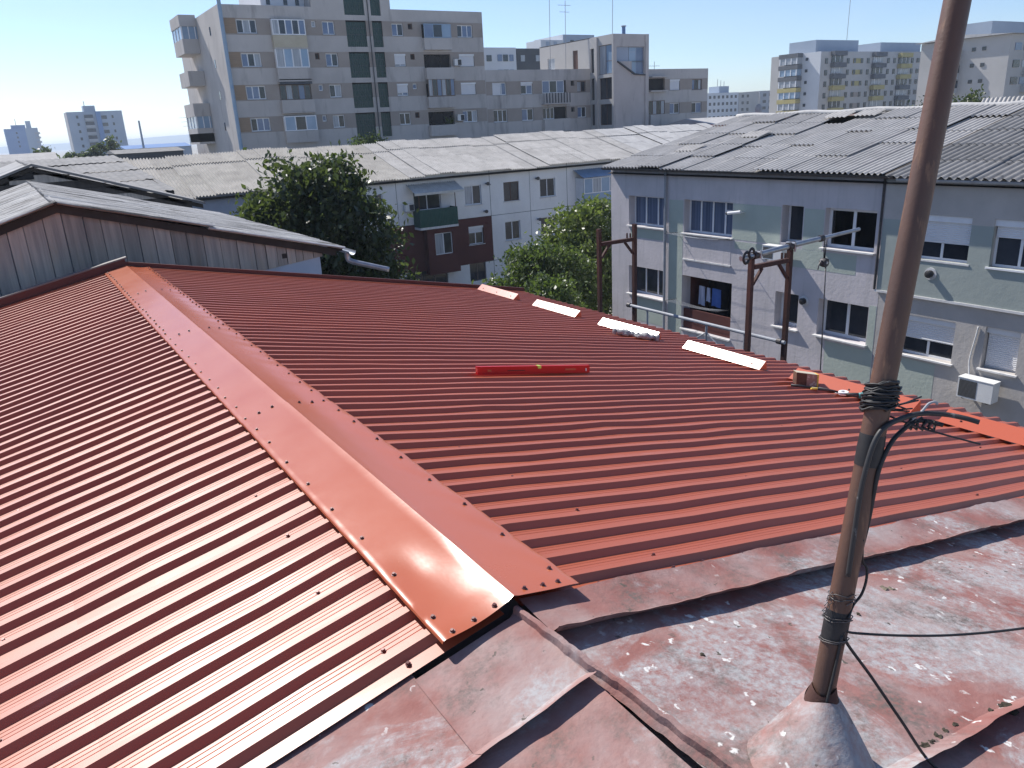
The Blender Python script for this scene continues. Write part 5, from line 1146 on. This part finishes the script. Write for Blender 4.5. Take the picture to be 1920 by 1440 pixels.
# ------------------------------------------------------------------ far buildings
def tower(name, label, x0, x1, y0, y1, z1, mat, cols, rows, sidemat=None, group='far tower blocks'):
    t = thing(name, label, 'building', ((x0+x1)/2, (y0+y1)/2, GROUND), group)
    m = MB(); m.box(x0, x1, y0, y1, GROUND, z1); m.build('wall', mat, t)
    if sidemat:
        m = MB(); m.box(x0-.15, x0-.002, y0, y1, GROUND, z1); m.build('end_wall', sidemat, t)
    for (a, b, z, h_, mt) in cols:
        for k in range(rows):
            m = MB(); m.box(a, b, y0-.12, y0-.002, z-2.75*k, z-2.75*k+h_); m.build('window', mt, t)
    return t
T1 = tower('tower_block', 'haze tinted blue grey tower block with a central stack of balconies on the skyline', 27.5, 47.4, 367, 380, 13, 'far_blue', [(30.5, 31.3, 10.5, 1.1, 'pane_dark'), (43.3, 44., 10.2, 1.1, 'pane_dark'), (39.5, 41.5, 10., 1.3, 'pane_dark')], 5, 'far_grey')
for k in range(5):
    z = 9.5-2.65*k
    m = MB(); m.box(33.4, 36.6, 365.6, 366.9, z, z+1.0); m.build('balcony', 'far_grey', T1)
    m = MB(); m.box(33.4, 36.6, 366.6, 366.95, z+1.0, z+2.3); m.build('balcony_recess', 'far_dark', T1)
m = MB(); m.box(33.8, 38, 368, 374, 13, 15.2); m.build('roof_hut', 'far_blue', T1)
m = MB(); m.box(37.6, 39.4, 366.4, 366.95, GROUND, 12.9); m.build('stair_strip', 'far_deep', T1)
T2 = tower('tower_block', 'haze tinted deep blue tower block with a tall roof hut on the skyline', 8.7, 20.5, 617, 630, 12.9, 'far_deep', [(15., 15.9, 9.6, 1.2, 'pane_dark')], 4)
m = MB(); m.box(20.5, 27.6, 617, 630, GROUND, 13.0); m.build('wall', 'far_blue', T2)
for k in range(5):
    m = MB(); m.box(25.6, 28.4, 615.8, 616.9, 9-2.75*k, 10.2-2.75*k); m.build('balcony', 'far_grey', T2)
m = MB(); m.box(13, 21, 619, 626, 12.9, 15.1); m.build('roof_hut', 'far_deep', T2); m = MB(); m.box(21.6, 24.4, 619, 626, 13.0, 17.4); m.build('roof_hut', 'far_blue', T2)
# block with yellow and slate balconies
yb = thing('balcony_block', 'long pale block with yellow and slate balconies in columns', 'apartment block', (198, 137, GROUND))
m = MB(); m.box(174.06, 226, 131, 146, GROUND, 12.75); m.build('wall', 'far_warm', yb)
m = MB(); m.box(173.9, 174.05, 131, 142, GROUND, 12.8); m.build('end_wall', 'far_white', yb)
for ci, (a, b, z0, seq) in enumerate(((177.7, 182.6, 11.75, 'ssyyyy'), (194.3, 199.1, 11.5, 'ssyyyy'), (205.5, 210.5, 11.3, 'yyyssy'))):
    seq = {0: 'sssyyy', 1: 'sssyyy', 2: 'yyysss'}[ci]
    for k, c in enumerate(seq):
        z = z0-2.64*k; o = MB(); o.box(a, b, 129.8, 130.99, z, z+1.05); o = o.build('balcony', 'slate' if c == 's' else 'yellow', yb)
        m = MB(); m.box(a+.3, b-.3, 130.75, 130.99, z-1.4, z-.002); m.build('balcony_glazing', 'pane_curtain' if (k+ci) % 2 else 'pane_dark', yb)
        for xx in (a+1.4, a+3.2):
            m = MB(); m.box(xx, xx+.18, 130.70, 130.749, z-1.4, z-.002); m.build('glazing_bar', 'upvc', yb)
for k in range(5):
    z = 9.95-2.66*k
    for a in (175.6, 184.1, 192.3, 200.9, 203.6, 211.6, 219.6):
        m = MB(); m.box(a, a+.95, 130.85, 130.99, z, z+1.25); m.build('window', 'pane_dark', yb)
    for a in (186.6, 214.0):
        m = MB(); m.box(a, a+4.1, 130.9, 130.99, z+.1, z+1.2); m.build('window_band', 'yellow' if k in (0, 1, 2) and a < 200 else 'band', yb)
        for q_ in (a+.1, a+3.0):
            m = MB(); m.box(q_, q_+.9, 130.80, 130.899, z+.1, z+1.2); m.build('window', 'pane_dark', yb)
for k, c in enumerate('sssyyy'):                       # corner balconies on the end
    z = 11.9-2.68*k
    m = MB(); m.box(172.0, 173.88, 136.2, 142, z, z+1.0); m.build('balcony', 'slate' if c == 's' else 'yellow', yb)
    m = MB(); m.box(172.15, 173.88, 136.4, 141.8, z-1.5, z-.002); m.build('balcony_glazing', 'pane_sky' if k % 2 else 'pane_curtain', yb)
    for q_ in range(4):
        m = MB(); m.box(172.05, 172.149, 136.4+1.7*q_, 136.65+1.7*q_, z-1.5, z-.002); m.build('glazing_bar', 'upvc', yb)
    m = MB(); m.box(173.80, 173.899, 134.6, 135.3, z-.9, z-.2); m.build('window', 'pane_dark', yb)
m = MB(); m.box(177, 194, 135, 143, 12.75, 15.8); m.build('roof_hut', 'far_blue', yb); m = MB(); m.box(203.5, 221.8, 135, 143, 12.75, 15.4); m.build('roof_hut', 'far_blue', yb)
antenna(196, 140, 15.8, 26., 'long whip antenna on the balcony block', 0, .07)
# pale block at the right edge
pb = thing('pale_block', 'pale block with a bare end wall and tiny windows under a grey roof', 'apartment block', (165, 82, GROUND))
m = MB(); m.box(151.57, 185, 76, 84.3, GROUND, 10.3); m.build('wall', 'far_warm', pb)
for y0 in (81.8, 80.0):
    for z in (8.05, 5.37, 2.66):
        m = MB(); m.box(151.45, 151.568, y0, y0+.65, z, z+.62); m.build('window', 'pane_dark', pb)
for z in (6.2, 3.5, .9):
    m = MB(); m.box(150.2, 151.5, 84.31, 86.5, z, z+1.1); m.build('balcony', 'far_grey', pb)
    m = MB(); m.box(150.3, 151.5, 84.31, 86.4, z+1.1, z+2.4); m.build('balcony_glazing', 'pane_dark', pb)
m = MB(); m.box(151.5, 185, 84.305, 92, GROUND, 10.2); m.build('wall', 'far_warm', pb)
for k, z in enumerate((7.7, 4.9, 2.1)):
    for a in (153.2, 156.2, 160.5, 164):
        m = MB(); m.box(a, a+2.2, 75.88, 75.99, z, z+1.2); m.build('window', PANES[(k+int(a)) % 5], pb)
    m = MB(); m.box(157., 160, 74.8, 75.99, z-1.4, z-.3); m.build('balcony', 'far_grey', pb)
m = MB(); m.prism([(150.8, 75.2, 10.35), (150.8, 93, 10.35), (150.8, 84.2, 11.0)], [(186, 75.2, 10.35), (186, 93, 10.35), (186, 84.2, 11.0)]); m.build('roof', 'asbestos_pale', pb)
m = MB(); m.box(183, 205, 96, 104, GROUND, 15.4); m.build('roof_hut', 'far_blue', pb)
tower('far_block', 'distant white block with masts on its roof', 259, 278, 250, 262, 7.9, 'far_white', [(260+2.6*k, 261.2+2.6*k, 5.6, 1.2, 'pane_dark') for k in range(7)], 4)
m = MB(); m.box(268, 274, 252, 258, 7.9, 10.6); tag(m.build('roof_hut', 'far_blue'), 'blue grey roof hut with masts on the distant white block', 'roof hut')
for k in range(3): antenna(269+2*k, 254, 10.6, 13.6-.5*k, 'thin mast on the roof hut of the distant white block', 0, .12)
tower('far_block', 'warm grey distant block beside the white one with the masts', 278.2, 291, 250, 262, 7.8, 'far_warm', [(280+3.2*k, 281.3+3.2*k, 5.6, 1.2, 'pane_dark') for k in range(2)], 4)
tower('far_block', 'distant grey block between the warm grey one and the balcony block', 294, 330, 252, 262, 8.2, 'far_grey', [(296+4*k, 298+4*k, 5.8, 1.2, 'pane_dark') for k in range(6)], 4)
tower('far_block', 'white block glimpsed above the lower grey wing', 84.1, 91.5, 140, 150, 14.2, 'far_white', [(84.6, 85.7, 11.7, 1.1, 'pane_dark'), (87.1, 88.1, 11.7, 1.2, 'pane_blue'), (88.4, 89.5, 11.7, 1.2, 'pane_dark'), (89.9, 90.8, 11.7, 1.2, 'pane_blue')], 2)
tower('far_block', 'charcoal block with white windows above the lower grey wing', 91.6, 98, 140, 150, 14.05, 'far_dark', [(92.55, 93.5, 11.65, 1.15, 'pane_curtain'), (96.2, 97.5, 11.65, 1.15, 'pane_curtain')], 2)
tower('far_block', 'pale blue block rising behind the stair tower', 118, 127.2, 160, 172, 19.1, 'far_blue', [(120, 121, 16.8, 1.1, 'pane_dark')], 1, 'far_white')
tower('far_block', 'low pale blue roof hut behind the twin barred antenna', 111.5, 117.8, 160, 166, 17.9, 'far_white', [(113, 114, 16.6, .9, 'far_blue'), (115.2, 116, 16.6, .9, 'far_blue')], 1)
# low roofs filling the middle distance
def lowroof(name, label, x0, x1, y0, y1, z0, z1, mat, wmat='far_grey', group='low roofs in the middle distance'):
    t = thing(name, label, 'house', ((x0+x1)/2, (y0+y1)/2, GROUND), group)
    m = MB(); m.box(x0+.2, x1-.2, y0+.2, y1-.2, GROUND, z0); m.build('wall', wmat, t)
    ym = (y0+y1)/2; m = MB(); m.prism([(x0, y0, z0), (x0, y1, z0), (x0, ym, z1)], [(x1, y0, z0), (x1, y1, z0), (x1, ym, z1)]); m.build('roof', mat, t)
lowroof('house', 'house with red tiled roof beyond the lavender roof', 57.9, 70, 56.5, 66, -2.2, -1.2, 'tile_red')
lowroof('house', 'house with pale grey roof beyond the red tiled one', 66, 76, 62, 72, -1.3, -.5, 'asbestos_pale')
lowroof('house', 'house with brown roof below the balcony block', 76.5, 90, 58, 66, -1.2, -.55, 'tile_brown')
lowroof('house', 'house with brown roof under the distant white block', 80, 96, 92, 104, -1.0, .1, 'tile_brown')
lowroof('long_shed', 'long grey shed in front of the deep blue tower', -14, 5.2, 90, 96, -1.2, -.4, 'asbestos', 'far_grey')
lowroof('long_shed', 'long dark shed near the end wall of the grey apartment block', 10, 16.6, 88, 96, -.9, -.55, 'asbestos_dark', 'far_dark')
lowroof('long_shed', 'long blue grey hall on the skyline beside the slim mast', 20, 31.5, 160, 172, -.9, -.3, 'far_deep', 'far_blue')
gr = thing('corrugated_shed', 'grey corrugated roof edge rising behind the ridge of the lavender house', 'shed', (42, 18, GROUND))
m = MB(); m.box(36.2, 50, 6, 18.9, GROUND, -.35); m.build('wall', 'far_grey', gr)
roof_sheets(gr, 'asbestos', (36.0, 19.0, -.40), (0, -1, 0), (.26, 0, .35), 1.06, .40, 13, 1, amp=.03)
for z in (-.36, -.62): 
    m = MB(); m.box(35.95, 36.05, 6, 18.95, z-.05, z+.04); m.build('eaves_board', 'asbestos_pale', gr)
t = thing('satellite_dish', 'grey satellite dish on a pole beyond the lavender roof', 'satellite dish', (69.9, 60, -1.2))
m = MB(); m.tube([(69.9, 60, -1.4), (69.9, 60, -.1)], .04, 6); m.build('pole', 'dark_metal', t)
m = MB(); m.grid(lambda u, v: (69.9+.55*u*math.cos(v*6.2832), 59.9+.12*u*u, .05+.62*u*math.sin(v*6.2832)), 4, 20); m.build('dish', 'pipe_grey', t, smooth='all')
t = thing('chimney_stack', 'slim leaning grey mast on the skyline', 'mast', (21.7, 150, GROUND))
m = MB(); m.tube([(21.6, 150, GROUND), (21.7, 150, 3.6)], [.3, .14], 8); m.build('shaft', 'far_blue', t); m = MB(); m.tube([(21.6, 150, -1.2), (21.6, 150, -.8)], .5, 8); m.build('collar', 'far_grey', t)
antenna(29.1, 150, GROUND, 4.3, 'thin barred aerial on the skyline beside the grey block', 3, .05)
antenna(16, 618, 15., 19., 'thin aerial on the deep blue tower', 0, .2)
antenna(34.5, 370, 15.2, 17., 'short aerial on the blue grey tower', 0, .15)

# ------------------------------------------------------------------ air
hz = bpy.data.materials.new('haze'); hz.use_nodes = True; ht = hz.node_tree; ht.nodes.remove(ht.nodes['Principled BSDF'])
pv = ht.nodes.new('ShaderNodeVolumePrincipled'); pv.inputs['Color'].default_value = (.72, .84, 1, 1); pv.inputs['Density'].default_value = .00032; pv.inputs['Anisotropy'].default_value = .3
ht.links.new(pv.outputs[0], ht.nodes['Material Output'].inputs['Volume']); MATS['haze'] = hz
mb = MB(); mb.box(-2990, 5990, -790, 6490, GROUND-4, 28)
o = mb.build('haze', 'haze'); o['kind'] = 'stuff'; o['label'] = 'thin pale blue haze over the town'; o['category'] = 'haze'
